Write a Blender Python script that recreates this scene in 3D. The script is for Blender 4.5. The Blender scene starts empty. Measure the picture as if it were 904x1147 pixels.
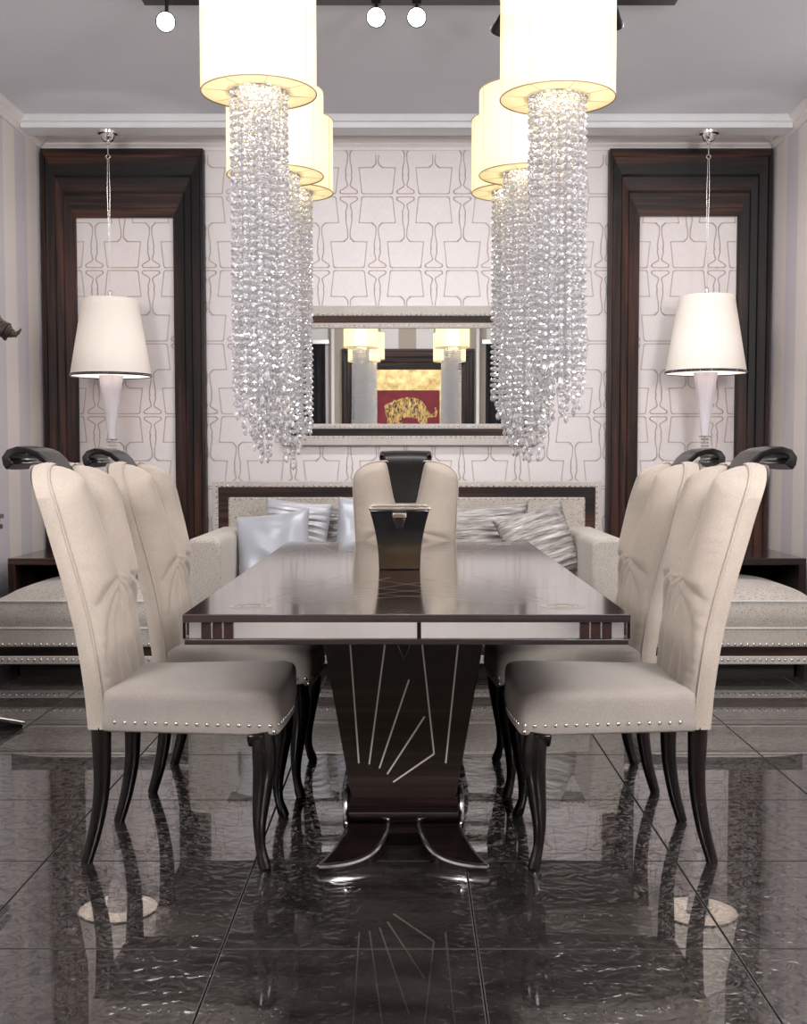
import bpy, math, random
from math import sin, cos, pi, radians, sqrt, atan2
from mathutils import Vector, Matrix, noise

random.seed(7)
scene = bpy.context.scene
COL = scene.collection
EYE = 1.146                     # camera height
D_WALL = 7.40                   # back wall distance
X_L, X_R = -2.313, 2.275
D_BACK = -2.50                  # wall behind the camera
CEIL = 3.15

# ------------------------------------------------------------------ materials
def new_mat(name):
    m = bpy.data.materials.new(name)
    m.use_nodes = True
    nt = m.node_tree
    return m, nt, nt.nodes, nt.links, nt.nodes['Principled BSDF']

def setp(b, **kw):
    names = dict(base='Base Color', rough='Roughness', metal='Metallic', ior='IOR', trans='Transmission Weight',
                 coat='Coat Weight', coatr='Coat Roughness', sheen='Sheen Weight', sheenr='Sheen Roughness',
                 spec='Specular IOR Level', emit='Emission Color', emits='Emission Strength', coatior='Coat IOR',
                 aniso='Anisotropic', sss='Subsurface Weight')
    for k, v in kw.items():
        if k in ('base', 'emit'): v = (*v, 1.0) if len(v) == 3 else v
        b.inputs[names[k]].default_value = v

def texco(nodes, links, scale=(1, 1, 1), rot=(0, 0, 0), loc=(0, 0, 0), src='Object'):
    t = nodes.new('ShaderNodeTexCoord'); m = nodes.new('ShaderNodeMapping')
    m.inputs['Scale'].default_value = scale; m.inputs['Rotation'].default_value = rot; m.inputs['Location'].default_value = loc
    links.new(t.outputs[src], m.inputs['Vector'])
    return m.outputs['Vector']

def noise_tex(nodes, links, vec, scale=10, detail=3, rough=.5, dist=0):
    n = nodes.new('ShaderNodeTexNoise')
    n.inputs['Scale'].default_value = scale; n.inputs['Detail'].default_value = detail
    n.inputs['Roughness'].default_value = rough; n.inputs['Distortion'].default_value = dist
    links.new(vec, n.inputs['Vector'])
    return n.outputs['Fac']

def ramp(nodes, links, fac, stops):
    r = nodes.new('ShaderNodeValToRGB')
    el = r.color_ramp.elements
    while len(el) < len(stops): el.new(.5)
    for e, (p, c) in zip(el, stops):
        e.position = p; e.color = (*c, 1) if len(c) == 3 else c
    links.new(fac, r.inputs['Fac'])
    return r.outputs['Color']

def bump(nodes, links, height, strength=.2, dist=.01, normal_in=None):
    b = nodes.new('ShaderNodeBump')
    b.inputs['Strength'].default_value = strength; b.inputs['Distance'].default_value = dist
    links.new(height, b.inputs['Height'])
    return b.outputs['Normal']

def plain(name, base, rough=.5, metal=0, var=.06, scale=8, **kw):
    """a painted / metal surface with a slight procedural tone variation"""
    m, nt, N, L, B = new_mat(name)
    v = texco(N, L)
    f = noise_tex(N, L, v, scale, 3)
    c0 = tuple(max(0, c * (1 - var)) for c in base); c1 = tuple(min(1, c * (1 + var)) for c in base)
    L.new(ramp(N, L, f, [(.3, c0), (.7, c1)]), B.inputs['Base Color'])
    setp(B, rough=rough, metal=metal, **kw)
    return m

def ebony(name, axis, dark=(.004, .003, .003), lite=(.046, .017, .0115), rough=.42, coat=.04, sc=1.0):
    """macassar ebony: long streaks along one axis"""
    m, nt, N, L, B = new_mat(name)
    s = [70 * sc, 70 * sc, 70 * sc]; s['xyz'.index(axis)] = 1.2
    v = texco(N, L, tuple(s))
    f = noise_tex(N, L, v, 1.0, 4, .6, .4)
    s2 = [14 * sc] * 3; s2['xyz'.index(axis)] = .5
    f2 = noise_tex(N, L, texco(N, L, tuple(s2)), 1.0, 2, .5, .3)
    mx = N.new('ShaderNodeMath'); mx.operation = 'MULTIPLY'
    L.new(f, mx.inputs[0]); L.new(f2, mx.inputs[1])
    L.new(ramp(N, L, mx.outputs[0], [(.19, dark), (.27, tuple(a * .72 + b * .28 for a, b in zip(dark, lite))), (.36, lite)]), B.inputs['Base Color'])
    setp(B, rough=rough, coat=coat, coatr=.12, spec=.22)
    return m

def fabric(name, base, fleck=None, rough=.85, sheen=.3, weave=900, spec=.2, bumpy=.25):
    m, nt, N, L, B = new_mat(name)
    v = texco(N, L)
    f = noise_tex(N, L, v, weave, 2)
    f2 = noise_tex(N, L, v, 6, 3)
    c = ramp(N, L, f2, [(.3, tuple(x * .93 for x in base)), (.7, tuple(min(1, x * 1.05) for x in base))])
    mixn = N.new('ShaderNodeMix'); mixn.data_type = 'RGBA'; mixn.blend_type = 'MULTIPLY'
    mixn.inputs['Factor'].default_value = .45
    L.new(c, mixn.inputs[6]); L.new(ramp(N, L, f, [(.25, (.6, .6, .6)), (.75, (1, 1, 1))]), mixn.inputs[7])
    out = mixn.outputs[2]
    if fleck:
        fv = noise_tex(N, L, texco(N, L, (1, 1, 2.4)), 130, 2, .5)
        mk = ramp(N, L, fv, [(.57, (0, 0, 0)), (.64, (1, 1, 1))])
        m2 = N.new('ShaderNodeMix'); m2.data_type = 'RGBA'
        L.new(mk, m2.inputs['Factor']); L.new(out, m2.inputs[6]); m2.inputs[7].default_value = (*fleck, 1)
        out = m2.outputs[2]
    L.new(out, B.inputs['Base Color'])
    L.new(bump(N, L, f, bumpy, .002), B.inputs['Normal'])
    setp(B, rough=rough, sheen=sheen, spec=spec, sheenr=.4)
    return m

M = {}
def make_materials():
    M['chrome'] = plain('polished_chrome', (.80, .79, .78), .12, 1.0, .03)
    M['silver'] = plain('silver_trim', (.72, .70, .68), .22, 1.0, .05)
    M['nail'] = plain('nailhead_metal', (.62, .58, .55), .25, 1.0, .05)
    M['black_lacquer'] = plain('black_lacquer', (.005, .004, .004), .32, 0, .2, spec=.22, coat=.06, coatr=.12)
    M['leg_wood'] = ebony('dark_polished_wood', 'z', (.003, .0025, .0025), (.010, .0055, .005), .25, .4, .5)
    M['ebony_x'] = ebony('macassar_ebony_across', 'x', (.0022, .0018, .0018), (.060, .020, .012), .45, .02, .42)
    M['ebony_z'] = ebony('macassar_ebony_upright', 'z', (.0022, .0018, .0018), (.060, .020, .012), .45, .02, .42)
    M['ebony_y'] = ebony('macassar_ebony_deep', 'y')
    M['ebony_console'] = ebony('macassar_ebony_console', 'x', (.012, .007, .006), (.05, .024, .018), .22, .6)
    M['ebony_ped'] = ebony('pedestal_veneer', 'x', (.012, .0095, .0085), (.028, .0195, .0155), .25, .2, .8)
    M['base_wood'] = ebony('red_brown_base_wood', 'x', (.005, .003, .003), (.020, .011, .0095), .2, .5, .6)
    M['table_top'] = ebony('gloss_table_veneer', 'x', (.012, .008, .008), (.022, .015, .014), .07, 1.0, .8)
    M['table_edge'] = ebony('table_edge_veneer', 'x', (.016, .011, .012), (.034, .022, .022), .3, .3, .8)
    M['red_wood'] = plain('dark_red_wood', (.020, .007, .006), .25, 0, .2, 30, coat=.4)
    M['inlay'] = plain('pale_inlay', (.55, .50, .47), .35, .2, .05)
    M['inlay_faint'] = plain('faint_inlay', (.28, .24, .21), .3, .2, .05)
    M['chair_fabric'] = fabric('cream_chair_fabric', (.455, .392, .335), None, .75, .25, 260)
    M['seat_fabric'] = fabric('oatmeal_seat_fabric', (.365, .328, .297), None, .7, .3, 230, .35, .5)
    M['sofa_fabric'] = fabric('flecked_sofa_fabric', (.53, .485, .44), (.20, .165, .14), .8, .3, 500)
    M['trim_fabric'] = fabric('pale_trim_fabric', (.52, .48, .455), (.34, .30, .275), .7, .3, 500)
    M['piping'] = fabric('silver_piping', (.60, .60, .60), None, .45, .2, 500)
    M['dark_under'] = plain('dark_plinth', (.006, .005, .005), .6, 0, .2)
    M['satin'] = plain('silver_satin', (.46, .465, .50), .33, .25, .05, 5, sheen=.3)
    M['satin_pale'] = plain('pale_blue_satin', (.44, .465, .52), .36, .2, .05, 5, sheen=.3)
    # pleated shiny fabric
    m, nt, N, L, B = new_mat('pleated_silver_fabric')
    v = texco(N, L, (1.3, 5, 16))
    f = noise_tex(N, L, v, 3, 4, .6, 1.2)
    L.new(ramp(N, L, f, [(.35, (.20, .18, .17)), (.6, (.58, .555, .54))]), B.inputs['Base Color'])
    L.new(bump(N, L, f, .8, .03), B.inputs['Normal'])
    setp(B, rough=.3, metal=.35)
    M['pleated'] = m
    # chandelier shade fabric: thin pleated organza
    m, nt, N, L, B = new_mat('cream_organza_shade')
    N.remove(B)
    out = N['Material Output']
    tc = N.new('ShaderNodeTexCoord'); sx = N.new('ShaderNodeSeparateXYZ'); L.new(tc.outputs['Object'], sx.inputs[0])
    at = N.new('ShaderNodeMath'); at.operation = 'ARCTAN2'; L.new(sx.outputs[1], at.inputs[0]); L.new(sx.outputs[0], at.inputs[1])
    ms = N.new('ShaderNodeMath'); ms.operation = 'MULTIPLY'; ms.inputs[1].default_value = 130; L.new(at.outputs[0], ms.inputs[0])
    sn = N.new('ShaderNodeMath'); sn.operation = 'SINE'; L.new(ms.outputs[0], sn.inputs[0])
    md = N.new('ShaderNodeMapRange'); md.inputs['From Min'].default_value = -1; md.inputs['From Max'].default_value = 1
    L.new(sn.outputs[0], md.inputs['Value'])
    c = ramp(N, L, md.outputs[0], [(0, (.86, .79, .58)), (1, (.97, .92, .74))])
    tr = N.new('ShaderNodeBsdfTranslucent'); L.new(c, tr.inputs['Color'])
    df = N.new('ShaderNodeBsdfDiffuse'); L.new(c, df.inputs['Color'])
    rf = N.new('ShaderNodeBsdfRefraction'); rf.inputs['Color'].default_value = (1, .93, .75, 1)
    rf.inputs['IOR'].default_value = 1.25; rf.inputs['Roughness'].default_value = .55
    m1 = N.new('ShaderNodeMixShader'); m1.inputs[0].default_value = .35; L.new(tr.outputs[0], m1.inputs[1]); L.new(df.outputs[0], m1.inputs[2])
    m2 = N.new('ShaderNodeMixShader'); m2.inputs[0].default_value = .10; L.new(m1.outputs[0], m2.inputs[1]); L.new(rf.outputs[0], m2.inputs[2])
    L.new(m2.outputs[0], out.inputs['Surface'])
    M['organza'] = m
    # pendant shade: opaque-ish ivory cloth
    m, nt, N, L, B = new_mat('ivory_lampshade_cloth')
    N.remove(B); out = N['Material Output']
    f = noise_tex(N, L, texco(N, L), 300, 2)
    c = ramp(N, L, f, [(.3, (.80, .74, .68)), (.7, (.86, .80, .74))])
    tr = N.new('ShaderNodeBsdfTranslucent'); L.new(c, tr.inputs['Color'])
    df = N.new('ShaderNodeBsdfDiffuse'); L.new(c, df.inputs['Color'])
    m1 = N.new('ShaderNodeMixShader'); m1.inputs[0].default_value = .98; L.new(tr.outputs[0], m1.inputs[1]); L.new(df.outputs[0], m1.inputs[2])
    L.new(m1.outputs[0], out.inputs['Surface'])
    M['ivory'] = m
    m, nt, N, L, B = new_mat('white_diffuser_sheet')
    N.remove(B); out = N['Material Output']
    f = noise_tex(N, L, texco(N, L), 40, 1)
    c = ramp(N, L, f, [(.3, (.93, .91, .92)), (.7, (.97, .95, .96))])
    tr = N.new('ShaderNodeBsdfTranslucent'); L.new(c, tr.inputs['Color']); L.new(tr.outputs[0], out.inputs['Surface'])
    M['diffuser'] = m
    M['shade_edge'] = plain('shade_edge_tape', (.30, .22, .14), .7)
    M['seam'] = plain('shade_seam_tape', (.66, .55, .34), .7)
    # bulbs
    def glow(name, col, st):
        m, nt, N, L, B = new_mat(name)
        f = noise_tex(N, L, texco(N, L), 4, 1)
        L.new(ramp(N, L, f, [(0, col), (1, tuple(min(1, c * 1.03) for c in col))]), B.inputs['Emission Color'])
        setp(B, base=col, emits=st, rough=.4)
        return m
    M['bulb'] = glow('warm_bulb_glow', (1, .84, .58), 5.5)
    M['bulb_small'] = glow('pendant_bulb_glow', (1, .9, .78), 6)
    M['spot_lens'] = glow('spotlight_lens_glow', (1, .98, .95), 60)
    # crystal
    m, nt, N, L, B = new_mat('clear_cut_crystal')
    N.remove(B); out = N['Material Output']
    g = N.new('ShaderNodeBsdfGlass'); g.inputs['IOR'].default_value = 1.6; g.inputs['Roughness'].default_value = 0.0
    f = noise_tex(N, L, texco(N, L), 60, 1)
    L.new(ramp(N, L, f, [(.3, (.93, .93, .95)), (.7, (1, 1, 1))]), g.inputs['Color'])
    gl = N.new('ShaderNodeBsdfGlossy'); gl.inputs['Roughness'].default_value = .06
    gl.inputs['Color'].default_value = (.97, .97, .98, 1)
    dw = N.new('ShaderNodeBsdfDiffuse'); dw.inputs['Color'].default_value = (.93, .92, .93, 1)
    tw = N.new('ShaderNodeBsdfTranslucent'); tw.inputs['Color'].default_value = (.95, .94, .95, 1)
    ma = N.new('ShaderNodeMixShader'); ma.inputs[0].default_value = .5; L.new(dw.outputs[0], ma.inputs[1]); L.new(tw.outputs[0], ma.inputs[2])
    mb = N.new('ShaderNodeMixShader'); mb.inputs[0].default_value = .45; L.new(g.outputs[0], mb.inputs[1]); L.new(gl.outputs[0], mb.inputs[2])
    mc = N.new('ShaderNodeMixShader'); mc.inputs[0].default_value = .19; L.new(mb.outputs[0], mc.inputs[1]); L.new(ma.outputs[0], mc.inputs[2])
    L.new(mc.outputs[0], out.inputs['Surface'])
    M['crystal'] = m
    M['frosted'] = plain('frosted_white_glass', (.90, .87, .93), .25, 0, .02, trans=.35, coat=.4)
    # mirror
    M['mirror'] = plain('mirror_glass', (.90, .91, .91), .0, 1.0, .005)
    M['apron_mirror'] = plain('brushed_mirror_band', (.86, .85, .84), .10, 1.0, .02)
    M['box_metal'] = plain('dark_polished_metal', (.16, .165, .185), .14, 1.0, .25, 5)
    M['box_lid'] = plain('tarnished_silver_lid', (.55, .52, .48), .25, 1.0, .15, 40)
    M['bronze'] = plain('dark_bronze', (.045, .034, .026), .6, .5, .5, 25)
    M['curtain'] = plain('black_curtain_cloth', (.012, .012, .013), .9, 0, .2)
    # gold leaf
    m, nt, N, L, B = new_mat('gold_leaf')
    v = texco(N, L, (9, 9, 9)); f = noise_tex(N, L, v, 1, 4, .7)
    L.new(ramp(N, L, f, [(.3, (.26, .17, .06)), (.55, (.52, .39, .17)), (.75, (.72, .60, .32))]), B.inputs['Base Color'])
    setp(B, rough=.4, metal=.6); M['gold'] = m
    m, nt, N, L, B = new_mat('painted_gold_cat')
    v = texco(N, L, (30, 30, 12)); f = noise_tex(N, L, v, 1, 4, .7, 1)
    L.new(ramp(N, L, f, [(.40, (.03, .015, .008)), (.5, (.45, .28, .08)), (.7, (.8, .58, .22))]), B.inputs['Base Color'])
    setp(B, rough=.5, metal=.2); M['goldcat'] = m
    M['redcloth'] = plain('crimson_canvas', (.19, .012, .022), .7, 0, .2)
    # wallpaper ground + line
    m, nt, N, L, B = new_mat('lamp_pattern_wallpaper')
    f = noise_tex(N, L, texco(N, L, (300, 300, 30)), 1, 2)
    L.new(ramp(N, L, f, [(.3, (.66, .62, .625)), (.7, (.71, .67, .675))]), B.inputs['Base Color'])
    setp(B, rough=.55, spec=.35); M['paper'] = m
    M['paper_line'] = plain('wallpaper_taupe_line', (.47, .385, .355), .5, 0, .04)
    # striped wallpapers
    def stripes(name, axis, period, phase, ca, cb, duty=.5):
        m, nt, N, L, B = new_mat(name)
        tc = N.new('ShaderNodeTexCoord'); sx = N.new('ShaderNodeSeparateXYZ'); L.new(tc.outputs['Object'], sx.inputs[0])
        a = N.new('ShaderNodeMath'); a.operation = 'ADD'; a.inputs[1].default_value = phase + 50 * period; L.new(sx.outputs['XYZ'.index(axis)], a.inputs[0])
        d = N.new('ShaderNodeMath'); d.operation = 'DIVIDE'; d.inputs[1].default_value = period; L.new(a.outputs[0], d.inputs[0])
        fr = N.new('ShaderNodeMath'); fr.operation = 'FRACT'; L.new(d.outputs[0], fr.inputs[0])
        c = ramp(N, L, fr.outputs[0], [(0, ca), (duty - .02, ca), (duty, cb), (.98, cb), (1, ca)])
        f = noise_tex(N, L, texco(N, L, (20, 20, 2)), 8, 2)
        mx = N.new('ShaderNodeMix'); mx.data_type = 'RGBA'; mx.blend_type = 'MULTIPLY'; mx.inputs['Factor'].default_value = .3
        L.new(c, mx.inputs[6]); L.new(ramp(N, L, f, [(.2, (.85, .85, .85)), (.8, (1, 1, 1))]), mx.inputs[7])
        L.new(mx.outputs[2], B.inputs['Base Color'])
        setp(B, rough=.5, spec=.4)
        return m
    M['stripe_side'] = stripes('lilac_striped_wallpaper', 'Y', .40, .1, (.72, .665, .635), (.575, .545, .585), .5)
    M['stripe_back'] = stripes('beige_striped_wallpaper', 'X', .52, .16, (.42, .36, .29), (.74, .72, .70), .5)
    M['ceiling'] = plain('ceiling_paint', (.62, .63, .68), .8, 0, .02, 2)
    M['white_trim'] = plain('white_trim_paint', (.74, .70, .69), .5, 0, .03)
    M['beam'] = plain('beam_paint', (.63, .64, .66), .5, 0, .03)
    # glossy floor tiles: rippled slate under a clear polished face
    m, nt, N, L, B = new_mat('glossy_rippled_tile')
    tc = N.new('ShaderNodeTexCoord'); sx = N.new('ShaderNodeSeparateXYZ'); L.new(tc.outputs['Object'], sx.inputs[0])
    masks = []
    for ax, x0, T in ((0, .158, .597), (1, 2.650, .5895)):
        a = N.new('ShaderNodeMath'); a.operation = 'SUBTRACT'; a.inputs[1].default_value = x0 - 40 * T; L.new(sx.outputs[ax], a.inputs[0])
        d = N.new('ShaderNodeMath'); d.operation = 'DIVIDE'; d.inputs[1].default_value = T; L.new(a.outputs[0], d.inputs[0])
        fr = N.new('ShaderNodeMath'); fr.operation = 'FRACT'; L.new(d.outputs[0], fr.inputs[0])
        p = N.new('ShaderNodeMath'); p.operation = 'PINGPONG'; p.inputs[1].default_value = .5; L.new(fr.outputs[0], p.inputs[0])
        masks.append(p.outputs[0])
    mn = N.new('ShaderNodeMath'); mn.operation = 'MINIMUM'; L.new(masks[0], mn.inputs[0]); L.new(masks[1], mn.inputs[1])
    joint = N.new('ShaderNodeMath'); joint.operation = 'LESS_THAN'; joint.inputs[1].default_value = .0035; L.new(mn.outputs[0], joint.inputs[0])
    edge = N.new('ShaderNodeMath'); edge.operation = 'LESS_THAN'; edge.inputs[1].default_value = .0062; L.new(mn.outputs[0], edge.inputs[0])
    v = texco(N, L, (21, 25, 1))
    f = noise_tex(N, L, v, 1.0, 1.2, .4, .9)
    f2 = noise_tex(N, L, texco(N, L, (6, 10, 1)), 1, 3)
    c = ramp(N, L, f2, [(.3, (.011, .0095, .009)), (.7, (.030, .026, .0235))])
    mx = N.new('ShaderNodeMix'); mx.data_type = 'RGBA'; L.new(edge.outputs[0], mx.inputs['Factor'])
    L.new(c, mx.inputs[6]); mx.inputs[7].default_value = (.10, .095, .09, 1)
    mx2 = N.new('ShaderNodeMix'); mx2.data_type = 'RGBA'; L.new(joint.outputs[0], mx2.inputs['Factor'])
    L.new(mx.outputs[2], mx2.inputs[6]); mx2.inputs[7].default_value = (.004, .004, .004, 1)
    L.new(mx2.outputs[2], B.inputs['Base Color'])
    L.new(bump(N, L, f, .7, .010), B.inputs['Normal'])
    inv = N.new('ShaderNodeMath'); inv.operation = 'SUBTRACT'; inv.inputs[0].default_value = 1; L.new(edge.outputs[0], inv.inputs[1])
    L.new(inv.outputs[0], B.inputs['Coat Weight'])
    sp = N.new('ShaderNodeMath'); sp.operation = 'MULTIPLY'; sp.inputs[1].default_value = .7; L.new(inv.outputs[0], sp.inputs[0])
    L.new(sp.outputs[0], B.inputs['Specular IOR Level'])
    setp(B, rough=.14, coatr=.010, coatior=1.6)
    M['pale_floor'] = plain('pale_floor_panel', (.80, .79, .78), .35, 0, .02)
    M['rubber'] = plain('black_cable_rubber', (.01, .01, .01), .6)
    M['floor'] = m

make_materials()

# ------------------------------------------------------------------ mesh builder
class MB:
    def __init__(self): self.v = []; self.f = []; self.mi = []; self.cur = 0
    def add(self, vs, fs):
        o = len(self.v); self.v += [tuple(p) for p in vs]
        for f in fs: self.f.append(tuple(i + o for i in f)); self.mi.append(self.cur)
        return self
    def box(self, x0, x1, y0, y1, z0, z1):
        vs = [(x, y, z) for z in (z0, z1) for y in (y0, y1) for x in (x0, x1)]
        return self.add(vs, [(0, 2, 3, 1), (4, 5, 7, 6), (0, 1, 5, 4), (2, 6, 7, 3), (0, 4, 6, 2), (1, 3, 7, 5)])
    def lathe(self, prof, n=32, c=(0, 0, 0), cap=True):
        vs = []; fs = []
        for r, z in prof:
            for i in range(n):
                a = 2 * pi * i / n; vs.append((c[0] + r * cos(a), c[1] + r * sin(a), c[2] + z))
        for k in range(len(prof) - 1):
            for i in range(n):
                j = (i + 1) % n
                fs.append((k * n + i, k * n + j, (k + 1) * n + j, (k + 1) * n + i))
        if cap:
            fs.append(tuple(range(n - 1, -1, -1))); fs.append(tuple((len(prof) - 1) * n + i for i in range(n)))
        return self.add(vs, fs)
    def tube(self, pts, r, n=8, cap=True, closed=False, flat=1.0, up=(0, 0, 1)):
        """sweep an (elliptic) section along points; r number or list"""
        P = [Vector(p) for p in pts]; m = len(P)
        rs = r if isinstance(r, (list, tuple)) else [r] * m
        vs = []; fs = []
        ref = Vector(up); prev = None
        for k in range(m):
            a = P[k - 1] if (k > 0 or closed) else P[k]; b = P[(k + 1) % m] if (k < m - 1 or closed) else P[k]
            t = (b - a).normalized()
            if prev is None:
                u = ref.cross(t)
                if u.length < 1e-3: u = Vector((1, 0, 0)).cross(t)
                u.normalize()
            else:
                u = (prev - t * prev.dot(t)).normalized()
            w = t.cross(u); prev = u
            for i in range(n):
                q = 2 * pi * i / n
                vs.append(P[k] + u * (cos(q) * rs[k]) + w * (sin(q) * rs[k] * flat))
        for k in range(m if closed else m - 1):
            for i in range(n):
                j = (i + 1) % n; k2 = (k + 1) % m
                fs.append((k * n + i, k * n + j, k2 * n + j, k2 * n + i))
        if cap and not closed:
            fs.append(tuple(range(n - 1, -1, -1))); fs.append(tuple((m - 1) * n + i for i in range(n)))
        return self.add(vs, fs)
    def prism(self, poly, axis, a0, a1):
        """polygon (2-D list) extruded along axis; the two other axes keep xyz order"""
        n = len(poly); vs = []
        for a in (a0, a1):
            for p in poly:
                q = list(p); q.insert('xyz'.index(axis), a); vs.append(q)
        fs = [tuple(range(n - 1, -1, -1)), tuple(range(n, 2 * n))]
        for i in range(n):
            j = (i + 1) % n; fs.append((i, j, n + j, n + i))
        return self.add(vs, fs)
    def ball(self, c, r, seg=8, rings=5, sq=(1, 1, 1)):
        vs = [(c[0], c[1], c[2] - r * sq[2])]; fs = []
        for k in range(1, rings):
            a = -pi / 2 + pi * k / rings
            for i in range(seg):
                b = 2 * pi * i / seg
                vs.append((c[0] + r * cos(a) * cos(b) * sq[0], c[1] + r * cos(a) * sin(b) * sq[1], c[2] + r * sin(a) * sq[2]))
        vs.append((c[0], c[1], c[2] + r * sq[2])); top = len(vs) - 1
        for i in range(seg):
            j = (i + 1) % seg
            fs.append((0, 1 + j, 1 + i)); fs.append((top, top - seg + i, top - seg + j))
        for k in range(rings - 2):
            for i in range(seg):
                j = (i + 1) % seg; o = 1 + k * seg
                fs.append((o + i, o + j, o + seg + j, o + seg + i))
        return self.add(vs, fs)
    def dome(self, c, r, nrm, seg=8):
        """small nail head facing nrm"""
        n = Vector(nrm).normalized(); u = n.cross(Vector((0, 0, 1)))
        if u.length < .1: u = n.cross(Vector((1, 0, 0)))
        u.normalize(); w = n.cross(u); c = Vector(c); vs = []; fs = []
        for k, (rr, hh) in enumerate(((1, 0), (.8, .42), (.4, .66))):
            for i in range(seg):
                a = 2 * pi * i / seg; vs.append(c + u * cos(a) * r * rr + w * sin(a) * r * rr + n * r * hh)
        vs.append(c + n * r * .72)
        for k in range(2):
            for i in range(seg):
                j = (i + 1) % seg; fs.append((k * seg + i, k * seg + j, (k + 1) * seg + j, (k + 1) * seg + i))
        for i in range(seg): fs.append((2 * seg + i, 2 * seg + (i + 1) % seg, 3 * seg))
        return self.add(vs, fs)
    def grid(self, fn, nu, nv, close_u=False):
        vs = [fn(i / nu, j / nv) for j in range(nv + 1) for i in range(nu + 1)]
        fs = [(j * (nu + 1) + i, j * (nu + 1) + i + 1, (j + 1) * (nu + 1) + i + 1, (j + 1) * (nu + 1) + i) for j in range(nv) for i in range(nu)]
        return self.add(vs, fs)
    def build(self, name, mats, parent=None, smooth=True, angle=40, bevel=0, seg=2, subsurf=0, weld=False):
        me = bpy.data.meshes.new(name)
        me.from_pydata(self.v, [], self.f)
        if weld:
            import bmesh
            b = bmesh.new(); b.from_mesh(me); bmesh.ops.remove_doubles(b, verts=b.verts, dist=1e-5)
            bmesh.ops.recalc_face_normals(b, faces=b.faces); b.to_mesh(me); b.free()
        if not isinstance(mats, (list, tuple)): mats = [mats]
        for m in mats: me.materials.append(m)
        if len(mats) > 1 and not weld: me.polygons.foreach_set('material_index', self.mi)
        if smooth:
            me.shade_smooth(); me.set_sharp_from_angle(angle=radians(angle))
        me.update()
        o = bpy.data.objects.new(name, me); COL.objects.link(o)
        if parent: o.parent = parent
        if bevel:
            b = o.modifiers.new('bevel', 'BEVEL'); b.width = bevel; b.segments = seg; b.limit_method = 'ANGLE'; b.angle_limit = radians(40)
            b.harden_normals = False
        if subsurf:
            s = o.modifiers.new('sub', 'SUBSURF'); s.levels = subsurf; s.render_levels = subsurf
        return o

def thing(name, label, cat, loc=(0, 0, 0), rz=0, group=None):
    o = bpy.data.objects.new(name, None); COL.objects.link(o)
    o.empty_display_size = .1
    o.location = loc; o.rotation_euler = (0, 0, rz); o['label'] = label; o['category'] = cat
    if group: o['group'] = group
    return o
def tag(o, label, cat, group=None):
    o['label'] = label; o['category'] = cat
    if group: o['group'] = group
    return o
def struct(o):
    o['kind'] = 'structure'; return o
def dup(root, loc, rz, label, group=None):
    r = root.copy(); COL.objects.link(r); r.location = loc; r.rotation_euler = (0, 0, rz); r['label'] = label
    if group: r['group'] = group
    for ch in list(root.children):
        c = ch.copy(); COL.objects.link(c); c.parent = r
        for g in list(ch.children):
            d = g.copy(); COL.objects.link(d); d.parent = c
    return r
def lerp(a, b, t): return a + (b - a) * t
def interp(tab, x):
    if x <= tab[0][0]: return tab[0][1]
    for (x0, y0), (x1, y1) in zip(tab, tab[1:]):
        if x <= x1: return lerp(y0, y1, (x - x0) / (x1 - x0))
    return tab[-1][1]
def smooth_interp(tab, x):
    """Catmull-Rom on uneven knots"""
    if x <= tab[0][0]: return tab[0][1]
    if x >= tab[-1][0]: return tab[-1][1]
    for i in range(len(tab) - 1):
        if x <= tab[i + 1][0]:
            x0, y0 = tab[i]; x1, y1 = tab[i + 1]
            def sl(k):
                a = tab[max(k - 1, 0)]; b = tab[min(k + 1, len(tab) - 1)]
                return (b[1] - a[1]) / (b[0] - a[0])
            h = x1 - x0; t = (x - x0) / h
            return (2*t**3-3*t*t+1)*y0 + (t**3-2*t*t+t)*h*sl(i) + (-2*t**3+3*t*t)*y1 + (t**3-t*t)*h*sl(i+1)
def sstep(a, b, x):
    t = min(1, max(0, (x - a) / (b - a))); return t * t * (3 - 2 * t)

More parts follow.
